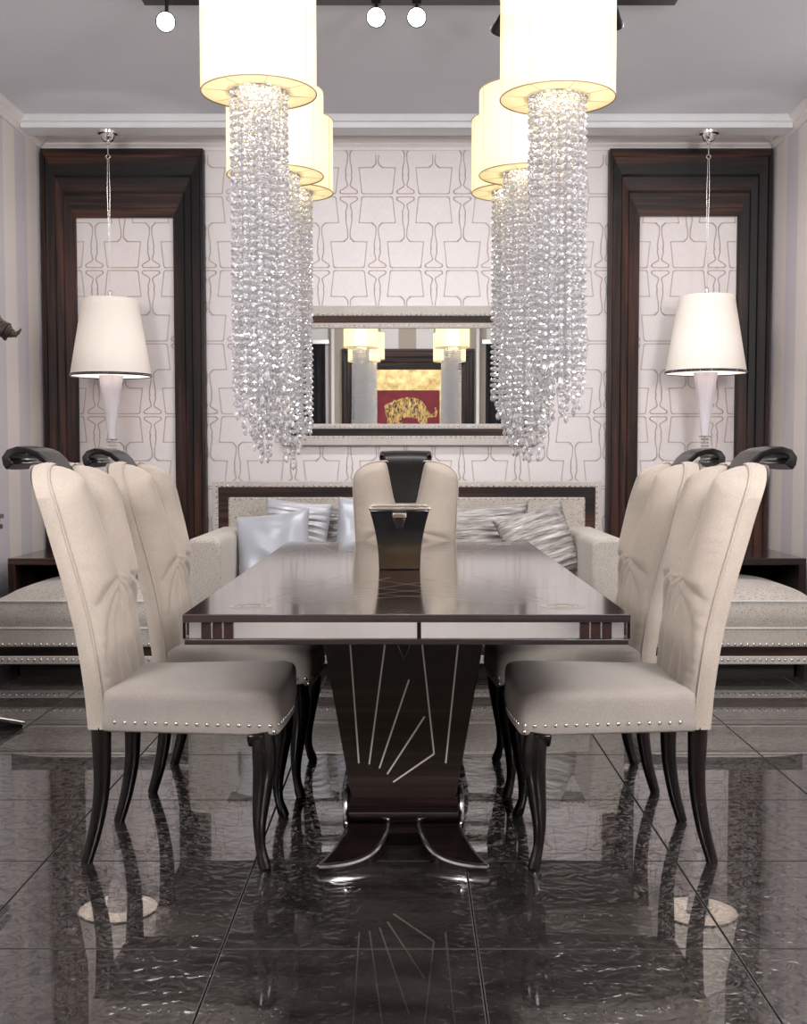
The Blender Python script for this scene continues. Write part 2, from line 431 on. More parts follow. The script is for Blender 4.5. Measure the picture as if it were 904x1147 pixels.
# ------------------------------------------------------------------ room shell
def room():
    struct(MB().box(X_L - .1, X_R + .1, -1.0, D_WALL + .1, -.1, 0).build('floor', M['floor'], smooth=False))
    struct(MB().box(X_L - .1, X_R + .1, D_BACK - .1, -1.0, -.1, 0).build('floor', M['pale_floor'], smooth=False))
    struct(MB().box(X_L - .1, X_R + .1, D_BACK - .1, D_WALL + .1, CEIL, CEIL + .1).build('ceiling', M['ceiling'], smooth=False))
    struct(MB().box(X_L - .1, X_L, D_BACK, D_WALL, 0, CEIL).build('wall_left', M['stripe_side'], smooth=False))
    struct(MB().box(X_R, X_R + .1, D_BACK, D_WALL, 0, CEIL).build('wall_right', M['stripe_side'], smooth=False))
    struct(MB().box(X_L - .1, X_R + .1, D_BACK - .1, D_BACK, 0, CEIL).build('wall_front', M['stripe_back'], smooth=False))
    # back wall with the outlined table-lamp pattern as printed lines
    b = MB().box(X_L - .1, X_R + .1, D_WALL, D_WALL + .1, 0, CEIL)
    b.cur = 1
    S = .00100774
    half = [(0, 3), (84, 3), (93, 6), (97, 14), (105, 90), (113, 163), (32, 165), (26, 168), (22, 174), (12, 182), (8, 192), (7, 205), (9, 240),
            (16, 275), (19, 300), (19, 315), (15, 323), (19, 331), (19, 350), (12, 372), (8, 388), (14, 398), (30, 408), (50, 420), (55, 428), (52, 436), (42, 440), (0, 441)]
    z_row = 2.792                       # a row boundary
    pitch = .1785; rowh = .4595; x0 = -.205; w = .0034
    for r in range(-1, 7):
        ztop = z_row - r * rowh - .008
        for c in range(-13, 15):
            upright = (r + c) % 2 == 0
            cx = x0 + c * pitch
            if cx < X_L - .15 or cx > X_R + .15: continue
            for s in (-1, 1):
                pts = []
                for hx, hz in half:
                    zz = ztop - hz * S if upright else ztop - (444 - hz) * S
                    pts.append(Vector((cx + s * hx * S, zz)))
                for k in range(len(pts) - 1):
                    p, q = pts[k], pts[k + 1]
                    if max(p.y, q.y) > 3.07 or min(p.y, q.y) < .02: continue
                    if min(p.x, q.x) < X_L + .01 or max(p.x, q.x) > X_R - .01: continue
                    t = (q - p).normalized(); n = Vector((-t.y, t.x)) * w; e = t * w * .6
                    y = D_WALL - .0012
                    b.add([(p.x - n.x - e.x, y, p.y - n.y - e.y), (q.x - n.x + e.x, y, q.y - n.y + e.y), (q.x + n.x + e.x, y, q.y + n.y + e.y), (p.x + n.x - e.x, y, p.y + n.y - e.y)], [(0, 1, 2, 3)])
    struct(b.build('wall_back', [M['paper'], M['paper_line']], smooth=False))
    # crown mouldings
    def crown(flip):
        prof = [(0, 3.068), (.012, 3.068), (.016, 3.082), (.022, 3.09), (.03, 3.098), (.03, 3.108), (.05, 3.125), (.058, 3.135), (.058, CEIL), (0, CEIL)]
        return prof
    struct(MB().prism([(D_WALL - a, z) for a, z in crown(0)], 'x', X_L, X_R).build('trim_1', M['white_trim'], smooth=False))
    struct(MB().prism([(X_L + a, z) for a, z in crown(0)], 'y', D_BACK, D_WALL - .055).build('trim_2', M['white_trim'], smooth=False))
    struct(MB().prism([(X_R - a, z) for a, z in crown(0)], 'y', D_BACK, D_WALL - .055).build('trim_3', M['white_trim'], smooth=False))
    # shallow beam across the ceiling in front of the back wall
    bm = MB().prism([(6.92, 3.076), (7.10, 3.078), (7.10, CEIL), (6.905, CEIL), (6.905, 3.112), (6.92, 3.105)], 'x', X_L + .03, X_R - .03)
    struct(bm.build('trim_4', M['beam'], smooth=False))
    struct(MB().box(X_L, X_L + .014, D_BACK, D_WALL, 0, .09).build('baseboard_left', M['white_trim'], smooth=False))
    struct(MB().box(X_R - .014, X_R, D_BACK, D_WALL, 0, .09).build('baseboard_right', M['white_trim'], smooth=False))
    struct(MB().box(X_L, X_R, D_BACK, D_BACK + .014, 0, .09).build('baseboard_front', M['white_trim'], smooth=False))
room()

# ------------------------------------------------------------------ big ebony wall frames
def big_frame(x0, x1, z0, z1, side, top, y_wall, dirn, label, name='picture_frame', lip=.07):
    """mitred stepped frame lying on a wall at y_wall; dirn=-1 sticks out towards -y"""
    t = thing(name, label, 'frame', ((x0 + x1) / 2, y_wall + dirn * .002, z0), 0)
    hw = (x1 - x0) / 2; H = z1 - z0
    # (fraction from outer edge to opening, protrusion)
    prof = [(0, 0), (0, lip), (.10, lip), (.13, lip * .86), (.38, lip * .80), (.42, lip * .66), (.62, lip * .60), (.66, lip * .48), (.95, lip * .40), (1, lip * .40), (1, 0)]
    def ring(f):
        a = side * f; c = top * f
        return [(-hw + a, c), (hw - a, c), (hw - a, H - c), (-hw + a, H - c)]
    for nm, i, j, mat in (('bottom_rail', 0, 1, 'ebony_x'), ('side_rail', 1, 2, 'ebony_z'), ('top_rail', 2, 3, 'ebony_x'), ('side_rail', 3, 0, 'ebony_z')):
        b = MB(); vs = []
        for f, p in prof:
            r = ring(f)
            for k in (i, j): vs.append((r[k][0], dirn * p, r[k][1]))
        n = len(prof)
        fs = [(2 * k, 2 * k + 1, 2 * k + 3, 2 * k + 2) for k in range(n - 1)]
        fs.append((2 * n - 2, 2 * n - 1, 1, 0))
        fs.append(tuple(2 * k for k in range(n))); fs.append(tuple(2 * k + 1 for k in range(n - 1, -1, -1)))
        b.add(vs, fs)
        b.build(nm, M[mat], t, smooth=False, weld=True)
    return t
big_frame(-2.296, -1.287, 0.0, 3.062, .198, .415, D_WALL, -1, 'tall dark ebony frame on the back wall behind the left pendant lamp')
big_frame(1.246, 2.258, 0.0, 3.062, .198, .405, D_WALL, -1, 'tall dark ebony frame on the back wall behind the right pendant lamp')

# ------------------------------------------------------------------ wall mirror
def nails_rect(b, x0, x1, z0, z1, y, sp, r, ny=-1, sides='btlr'):
    def row(p, q):
        n = max(1, int(round((Vector(q) - Vector(p)).length / sp)))
        for i in range(n + 1):
            c = Vector(p).lerp(Vector(q), i / n); b.dome((c.x, y, c.y), r, (0, ny, 0))
    if 'b' in sides: row((x0, z0), (x1, z0))
    if 't' in sides: row((x0, z1), (x1, z1))
    if 'l' in sides: row((x0, z0 + sp), (x0, z1 - sp))
    if 'r' in sides: row((x1, z0 + sp), (x1, z1 - sp))
def rect_ring(b, x0, x1, z0, z1, w, y0, y1):
    """flat rectangular ring of width w between y0 (back) and y1 (front)"""
    o = [(x0, z0), (x1, z0), (x1, z1), (x0, z1)]; i = [(x0 + w, z0 + w), (x1 - w, z0 + w), (x1 - w, z1 - w), (x0 + w, z1 - w)]
    vs = [(x, y, z) for y in (y0, y1) for ring in (o, i) for x, z in ring]
    fs = []
    for k in range(4):
        j = (k + 1) % 4
        fs += [(8 + k, 8 + j, 12 + j, 12 + k), (k, 4 + k, 4 + j, j), (k, j, 8 + j, 8 + k), (4 + k, 12 + k, 12 + j, 4 + j)]
    b.add(vs, fs)
def wall_mirror():
    x0, x1, z0, z1 = -.813, .805, 1.218, 2.094
    t = thing('wall_mirror', 'wide rectangular mirror with studded pale and dark frame above the sofa', 'mirror', ((x0 + x1) / 2, D_WALL - .002, z0))
    hw = (x1 - x0) / 2; H = z1 - z0
    b = MB(); rect_ring(b, -hw, hw, 0, H, .062, 0, -.055); b.build('outer_border', M['trim_fabric'], t, bevel=.008)
    b = MB(); rect_ring(b, -hw + .06, hw - .06, .06, H - .06, .048, 0, -.045); b.build('dark_band', M['ebony_x'], t, bevel=.003)
    b = MB(); rect_ring(b, -hw + .106, hw - .106, .106, H - .106, .032, 0, -.052); b.build('inner_border', M['trim_fabric'], t, bevel=.005)
    b = MB().box(-hw + .13, hw - .13, -.030, -.004, .13, H - .13); b.build('mirror_glass', M['mirror'], t, smooth=False)
    b = MB()
    nails_rect(b, -hw + .054, hw - .054, .054, H - .054, -.055, .031, .0075)
    b.build('nailhead_trim', M['nail'], t); b = MB()
    nails_rect(b, -hw + .122, hw - .122, .122, H - .122, -.052, .031, .0065)
    b.build('nailhead_trim', M['nail'], t)
wall_mirror()

# ------------------------------------------------------------------ sofa and side seats
def cushion(b, x0, x1, y0, y1, z0, z1, crown=.04, r=.03, nu=20, nv=14):
    """soft upholstered block: rounded edges and crowned top"""
    def q(u, v):
        x = lerp(x0, x1, u); y = lerp(y0, y1, v)
        e = (1 - abs(2 * u - 1) ** 4) * (1 - abs(2 * v - 1) ** 4)
        return (x, y, z1 + crown * max(0, e) ** .7)
    b.grid(q, nu, nv)
    def edge(p, qq):
        out = []
        for k in range(5):
            zz = lerp(z0, z1, k / 4); out.append(zz)
        return out
    ring = [(lerp(x0, x1, i / nu), y0) for i in range(nu)] + [(x1, lerp(y0, y1, i / nv)) for i in range(nv)] + \
           [(lerp(x1, x0, i / nu), y1) for i in range(nu)] + [(x0, lerp(y1, y0, i / nv)) for i in range(nv)]
    cx, cy = (x0 + x1) / 2, (y0 + y1) / 2
    vs = []; n = len(ring); m = 6
    for k in range(m + 1):
        s = k / m; bul = .012 * sin(pi * s)
        for x, y in ring:
            dx = bul * (1 if x == x1 else -1 if x == x0 else 0); dy = bul * (1 if y == y1 else -1 if y == y0 else 0)
            vs.append((x + dx, y + dy, lerp(z0, z1, s)))
    fs = [(k * n + i, k * n + (i + 1) % n, (k + 1) * n + (i + 1) % n, (k + 1) * n + i) for k in range(m) for i in range(n)]
    fs.append(tuple(range(n - 1, -1, -1)))
    b.add(vs, fs)
def base_rail(t, x0, x1, y0, y1, studs_x=True, left=False, right=False):
    """studded upholstered plinth: two pale strips with a dark band between"""
    MB().box(x0, x1, y0, y1, .158, .250).build('seat_base', M['sofa_fabric'], t, bevel=.008)
    MB().box(x0 + .004, x1 - .004, y0 + .006, y1, .108, .160).build('dark_band', M['ebony_x'], t, smooth=False)
    MB().box(x0, x1, y0, y1, .066, .110).build('lower_strip', M['trim_fabric'], t, bevel=.006)
    MB().box(x0 + .10, x1 - .10, y0 + .10, y1 - .06, 0, .067).build('plinth', M['dark_under'], t, smooth=False)
    n = int((x1 - x0) / .033)
    for zn in (.172, .090):
        b = MB()
        for i in range(n + 1): b.dome((lerp(x0 + .01, x1 - .01, i / n), y0, zn), .0085, (0, -1, 0))
        b.build('nailhead_trim', M['nail'], t)
def side_seat(x0, x1, label, grp):
    cx = (x0 + x1) / 2; y0 = 6.0
    t = thing('upholstered_bench', label, 'bench', (cx, y0, 0), 0, grp)
    a, b_ = x0 - cx, x1 - cx
    base_rail(t, a, b_, 0, .95)
    b = MB(); cushion(b, a + .005, b_ - .005, .005, .94, .252, .398, .076); cu = b.build('seat_cushion', M['sofa_fabric'], t, angle=60)
    for z in (.256, .397):
        MB().tube([(a + .002, .93, z), (a + .002, .012, z), (a + .008, .001, z), (b_ - .008, .001, z), (b_ - .002, .012, z), (b_ - .002, .93, z)], .006, 8).build('piping', M['piping'], cu)
side_seat(-2.165, -1.25, 'flecked beige cushioned bench under the dark console at the left wall', None)
side_seat(1.22, 2.135, 'flecked beige cushioned bench under the dark console at the right wall', None)
def console(x0, x1, label):
    cx = (x0 + x1) / 2; y0 = 6.36
    t = thing('console_shelf', label, 'console', (cx, y0, 0)); hw = (x1 - x0) / 2
    MB().box(-hw, hw, 0, .95, .553, .590).build('top_panel', M['ebony_console'], t, bevel=.003)
    for s in (-1, 1):
        MB().box(s * hw - (.0 if s < 0 else .04), s * hw + (.04 if s < 0 else .0), .002, .95, 0, .553).build('side_panel', M['ebony_z'], t, smooth=False)
    MB().box(-hw + .04, hw - .04, .93, .95, 0, .553).build('back_panel', M['dark_under'], t, smooth=False)
console(-2.212, -1.205, 'dark ebony console shelf bridging the left bench against the left wall')
console(1.175, 2.182, 'dark ebony console shelf bridging the right bench against the right wall')

def sofa():
    cx = -.018; y0 = 6.0
    t = thing('sofa', 'flecked beige sofa with studded dark-banded back under the mirror', 'sofa', (cx, y0, 0))
    hw = 1.115
    base_rail(t, -hw, hw, .02, 1.0)
    # seat cushions
    for a, b_ in ((-.955, -.005), (.005, .955)):
        b = MB(); cushion(b, a, b_, .03, .98, .252, .40, .05); b.build('seat_cushion', M['sofa_fabric'], t, angle=60)
    # arms: rounded blocks
    for s in (-1, 1):
        xi, xo = s * .962, s * 1.145
        a, b_ = min(xi, xo), max(xi, xo)
        prof = []
        r = .045
        for (px_, pz, a0) in ((a + r, .725 - r, pi), (b_ - r, .725 - r, pi / 2)):
            for k in range(7):
                an = a0 - k / 6 * pi / 2; prof.append((px_ + r * cos(an), pz + r * sin(an)))
        poly = [(a, .25)] + prof + [(b_, .25)]
        MB().prism(poly, 'y', 0, 1.05).build('arm', M['sofa_fabric'], t, bevel=.022, seg=3)
    # back with inlaid band
    bw = 1.178; bz = 1.0; yb = 1.03
    b = MB(); rect_ring(b, -bw, bw, .30, bz, .036, yb + .10, yb - .012); b.build('outer_border', M['trim_fabric'], t, bevel=.006)
    b = MB(); rect_ring(b, -bw + .034, bw - .034, .334, bz - .034, .064, yb + .10, yb - .002); b.build('dark_band', M['ebony_x'], t, smooth=False)
    b = MB().box(-bw + .096, bw - .096, yb - .012, yb + .10, .396, bz - .096); b.build('backrest_panel', M['sofa_fabric'], t, bevel=.012)
    b = MB()
    nails_rect(b, -bw + .028, bw - .028, .35, bz - .028, yb - .012, .033, .0075, -1, 'tlr')
    b.build('nailhead_trim', M['nail'], t); b = MB()
    nails_rect(b, -bw + .106, bw - .106, .42, bz - .106, yb - .012, .033, .0065, -1, 'tlr')
    b.build('nailhead_trim', M['nail'], t)
sofa()

def pillow(name, label, w, h, th, mat, loc, rot, pleat=0, seed=0, group=None, wr=.010):
    b = MB(); n = 34
    def surf(sgn):
        def f(u, v):
            a = 2 * u - 1; c = 2 * v - 1
            x = a * w / 2 * (1 - .07 * (1 - abs(c) ** 2.2) * abs(a) ** 3)
            z = c * h / 2 * (1 - .07 * (1 - abs(a) ** 2.2) * abs(c) ** 3)
            e = max(0, (1 - a ** 4)) ** .55 * max(0, (1 - c ** 4)) ** .55
            y = sgn * th / 2 * e
            if e > 0:
                p = Vector((x * 7 + seed * 3.1, z * 7 + seed, sgn))
                y += sgn * wr * noise.noise(p * 1.2) * min(1, e * 2)
                if pleat:
                    ww = c * 30 + 2.4 * noise.noise(Vector((a * 1.7 + seed, c * 1.6, 3))) + .9 * a
                    y += sgn * pleat * (sin(ww * 1.0) + .6 * sin(ww * 2.3 + a * 2 + seed)) * min(1, e * 1.6)
                else:
                    y += sgn * .006 * sin(9 * noise.noise(Vector((x * 4 + seed, z * 4, 5)))) * min(1, e * 2)
            return (x, y, z)
        return f
    b.grid(surf(-1), n, n if not pleat else 70); b.grid(surf(1), n, n if not pleat else 70)
    o = b.build(name, M[mat], None, angle=180, weld=True)
    o.location = loc; o.rotation_euler = rot
    tag(o, label, 'pillow', group)
    return o
R = radians
pillow('throw_pillow', 'smooth silver satin pillow leaning on the left sofa arm', .44, .40, .15, 'satin_pale', (-.77, 6.55, .640), (R(-16), R(-7), R(-8)), 0, 1)
pillow('throw_pillow', 'crinkled silver pillow behind the smooth satin pillow on the left', .40, .40, .13, 'satin', (-.665, 6.745, .700), (R(-14), R(6), 0), .0045, 2)
pillow('throw_pillow', 'pleated silver pillow between two satin pillows, left of the head chair', .40, .38, .12, 'pleated', (-.485, 6.90, .672), (R(-12), R(2), 0), .006, 3)
pillow('throw_pillow', 'plain pale satin pillow partly behind the head chair on the left', .36, .42, .13, 'satin_pale', (-.255, 6.745, .700), (R(-14), R(4), 0), 0, 4)
pillow('throw_pillow', 'long pleated silver pillow on the sofa just right of the head chair', .56, .40, .15, 'pleated', (.44, 6.80, .670), (R(-14), R(-4), R(4)), .006, 5)
pillow('throw_pillow', 'pleated silver pillow tilted against the right sofa arm', .42, .42, .14, 'pleated', (.735, 6.56, .650), (R(-18), R(-17), R(10)), .006, 6)

# ------------------------------------------------------------------ dining table
def dining_table():
    cx = -.008; y0, y1 = 2.834, 5.30; hw = .551; L = y1 - y0
    t = thing('dining_table', 'long glossy dark dining table with mirrored apron on a flared pedestal', 'table', (cx, y0, 0))
    top = MB().box(-hw, hw, 0, L, .740, .760).build('tabletop', M['table_top'], t, bevel=.002)
    MB().box(-hw + .004, hw - .004, .004, L - .004, .684, .698).build('lower_band', M['table_edge'], t, bevel=.002)
    MB().box(-hw + .001, hw - .001, -.0012, L + .0012, .7405, .7585).build('top_edge', M['table_edge'], t, smooth=False)
    MB().box(-hw + .014, hw - .014, .014, L - .014, .698, .740).build('mirror_apron', M['apron_mirror'], t, smooth=False)
    # apron blocks of red-brown wood near the corners and a dark divider at the centre, front and sides
    for s in (-1, 1):
        for k in range(3):
            x = s * (.494 - k * .0275) if s < 0 else s * (.494 - k * .0275)
            MB().box(x - .012, x + .012, .006, .02, .699, .739).build('apron_block', M['red_wood'], t, bevel=.001)
        MB().box(s * .548 - .003, s * .548 + .003, .005, .014, .699, .739).build('corner_strip', M['black_lacquer'], t, smooth=False)
    for s in (-1, 1):
        for k in range(3):
            y = .06 + k * .0275
            MB().box(s * (hw - .006) - .007, s * (hw - .006) + .007, y, y + .024, .699, .739).build('apron_block', M['red_wood'], t, bevel=.001)
    MB().box(.026, .036, .006, .02, .699, .739).build('apron_divider', M['black_lacquer'], t, smooth=False)
    # inlay on the top: corner medallions and fans of fine lines
    z = .7603
    def rib(p, q, w=.0011):
        p = Vector(p); q = Vector(q); d = (q - p).normalized(); n = Vector((-d.y, d.x)) * w
        b = MB(); b.add([(p.x - n.x, p.y - n.y, z), (q.x - n.x, q.y - n.y, z), (q.x + n.x, q.y + n.y, z), (p.x + n.x, p.y + n.y, z)], [(0, 1, 2, 3)]).build('line_inlay', M['inlay_faint'], t, smooth=False)
    def annulus(c, r0, r1, n=40):
        vs = []; fs = []
        for i in range(n):
            a = 2 * pi * i / n
            vs += [(c[0] + r0 * cos(a), c[1] + r0 * sin(a), z), (c[0] + r1 * cos(a), c[1] + r1 * sin(a), z)]
        for i in range(n):
            j = (i + 1) % n; fs.append((2 * i, 2 * i + 1, 2 * j + 1, 2 * j))
        b.add(vs, fs)
    for sx in (-1, 1):
        for yy, sy in ((.16, 1), (L - .16, -1)):
            c = (sx * .405, yy)
            for ang in (28, 40, 52, 64, 76):
                d = Vector((-sx * cos(R(ang)), sy * sin(R(ang))))
                rib(Vector(c) + d * .11, Vector(c) + d * (1.0 if ang < 50 else .8))
    for sx in (-1, 1):
        for yy in (.16, L - .16):
            c = (sx * .405, yy); b = MB()
            annulus(c, .028, .036); annulus(c, .042, .058); annulus(c, .0, .016)
            b.build('medallion_inlay', M['inlay_faint'], t, smooth=False)
    # pedestal
    yp0, yp1 = 3.35 - y0, 4.72 - y0
    off = -.018 - cx
    p = MB().prism([(off - .153, .146), (off + .153, .146), (off + .246, .684), (off - .246, .684)], 'y', yp0, yp1).build('pedestal', M['ebony_ped'], t, bevel=.004)
    # inlay strips on the front: photo pixels -> plane
    def P(px, py):
        f, cxp, cyp, th = 1300., 459., 583., radians(3.126)
        u = (cyp - py) / f; d = 3.35; h = d * math.tan(math.atan(u) - th); zc = d * cos(th) - h * sin(th)
        return ((px - cxp) / f * zc - cx, EYE + h)
    strips = [((392, 718), (402, 854.7)), ((431.7, 718), (413.6, 856)), ((458.2, 761.2), (425, 860.4)), ((475.6, 802.7), (433.8, 867)),
              ((486.2, 844.4), (440.5, 875.9)), ((472.5, 718), (486.2, 844.4)), ((513.5, 718), (499.3, 854.7))]
    for a, b_ in strips:
        p0 = Vector(P(*a)); p1 = Vector(P(*b_)); p0.y = min(p0.y, .683)
        d = (p1 - p0).normalized(); n = Vector((-d.y, d.x)) * .0022
        q = [p0 - n, p1 - n, p1 + n, p0 + n]
        MB().prism([(v.x, v.y) for v in q], 'y', yp0 - .0015, yp0 + .004).build('inlay_strip', M['inlay'], t, smooth=False)
    c0 = P(433, 718); c1 = P(452.5, 739); c2 = P(472, 718)
    MB().prism([(c0[0], .684), (c1[0], c1[1]), (c2[0], .684)], 'y', yp0 - .003, yp0 + .005).build('keystone', M['black_lacquer'], t, smooth=False)
    MB().tube([(c0[0], yp0 - .002, .684), (c1[0], yp0 - .002, c1[1]), (c2[0], yp0 - .002, .684)], .0015, 6).build('keystone_edge', M['silver'], t)
    # scrolled base moulding
    prof = []
    for k in range(13):
        a = -pi / 2 + pi * k / 12
        prof.append((-.020 - .030 * cos(a), .118 + .030 * sin(a)))
    poly = [(yp0 + yp1 + .02, .07)] if False else []
    fr = [(a_, z_ - .014) for a_, z_ in [(.01, .166), (-.006, .164), (-.012, .157), (-.016, .150)] + [(-.020 - .026 * sin(pi * k / 10), .150 - .052 * k / 10) for k in range(1, 10)] + [(-.018, .098), (-.012, .090), (-.022, .082), (-.022, .066), (.01, .066)]]
    ya, yb = yp0, yp1
    pol = [(ya + a, z) for a, z in fr] + [(yb - a, z) for a, z in reversed(fr)]
    MB().prism(pol, 'x', off - .158, off + .158).build('base_moulding', M['base_wood'], t, angle=50)
    # silver edged scroll discs at the sides
    for s in (-1, 1):
        for yc in (ya + .055, yb - .055):
            sc = MB()
            ring = [(off + s * .170, yc + .078 * cos(a), .108 + .062 * sin(a)) for a in [2 * pi * k / 28 for k in range(28)]]
            sc.tube(ring, .007, 8, closed=True)
            ob = sc.build('scroll_ring', M['silver'], t)
            v = [(off + s * .168, yc + .076 * cos(a), .108 + .060 * sin(a)) for a in [2 * pi * k / 28 for k in range(28)]]
            v2 = [(off + s * .150, y, z) for _, y, z in v]
            d = MB().add(v + v2, [tuple(range(28)), tuple(range(55, 27, -1))] + [(i, 28 + i, 28 + (i + 1) % 28, (i + 1) % 28) for i in range(28)])
            d.build('scroll_disc', M['leg_wood'], t, angle=30)
    MB().box(off - .13, off + .13, ya + .03, yb - .03, 0, .08).build('plinth', M['black_lacquer'], t, bevel=.004)
    # splayed silver-edged feet
    for sx in (-1, 1):
        for end in (0, 1):
            def W(x, d): return (off + sx * x, (ya + d) if end == 0 else (yb - d))
            A, B_, C = (.156, .0), (.044, .0), (.232, -.205)
            arc = []
            for k in range(17):
                s = k / 16; q0, q1, q2 = Vector(B_), Vector((.062, -.190)), Vector(C)
                arc.append(q0 * (1 - s) ** 2 + q1 * 2 * s * (1 - s) + q2 * s * s)
            outer = [Vector(A).lerp(Vector(C), k / 16) + Vector((-.008 * sin(pi * k / 16), 0)) for k in range(17)]
            zz = lambda d: .022 + .064 * max(0, min(1, (d + .205) / .205)) ** 1.5
            vs = []; m = 6
            for k in range(17):
                for j in range(m + 1):
                    p_ = outer[k].lerp(arc[k], j / m); x, y = W(p_.x, p_.y); vs.append((x, y, zz(p_.y)))
            n1 = len(vs)
            vs += [(x, y, 0.0) for x, y, z in vs]
            fs = []
            for k in range(16):
                for j in range(m):
                    a = k * (m + 1) + j; fs.append((a, a + 1, a + m + 2, a + m + 1)); fs.append((n1 + a, n1 + a + m + 1, n1 + a + m + 2, n1 + a + 1))
                for j in (0, m):
                    a = k * (m + 1) + j; fs.append((a, a + m + 1, n1 + a + m + 1, n1 + a))
            for j in range(m):
                a = j; fs.append((a, n1 + a, n1 + a + 1, a + 1))
            ft = MB().add(vs, fs).build('foot', M['base_wood'], t, angle=40, weld=True)
            tr = MB()
            tr.tube([(*W(p_.x, p_.y), zz(p_.y) - .004) for p_ in arc], .0085, 8, flat=1.0)
            tr.tube([(*W(p_.x + .002, p_.y), zz(p_.y) - .002) for p_ in outer], .004, 8)
            tr.build('foot_trim', M['silver'], ft)
    return t
dining_table()

# box on the table
def table_box():
    t = thing('lidded_box', 'dark polished metal flared box with stepped lid standing on the dining table', 'box', (-.035, 4.02, .7605))
    prof = [(.0705, 0), (.071, .01), (.0725, .05), (.076, .09), (.083, .13), (.092, .17), (.102, .205)]
    b = MB(); n = 4; vs = []; fs = []
    for h, z in prof:
        vs += [(-h, -h * .8, z), (h, -h * .8, z), (h, h * .8, z), (-h, h * .8, z)]
    for k in range(len(prof) - 1):
        for i in range(4):
            j = (i + 1) % 4; fs.append((4 * k + i, 4 * k + j, 4 * k + 4 + j, 4 * k + 4 + i))
    fs.append((3, 2, 1, 0)); e = 4 * (len(prof) - 1); fs.append((e, e + 1, e + 2, e + 3))
    b.add(vs, fs); b.build('body', M['box_metal'], t, angle=30, bevel=.003)
    MB().box(-.106, .106, -.086, .086, .205, .214).box(-.096, .096, -.076, .076, .214, .223).build('lid', M['box_lid'], t, bevel=.002)
    MB().box(-.024, .024, -.096, -.066, .178, .196).build('clasp', M['box_lid'], t, bevel=.003)
    MB().prism([(-.022, .178), (.022, .178), (.010, .142), (-.010, .142)], 'y', -.090, -.06).build('clasp_tongue', M['box_metal'], t, bevel=.002)
table_box()

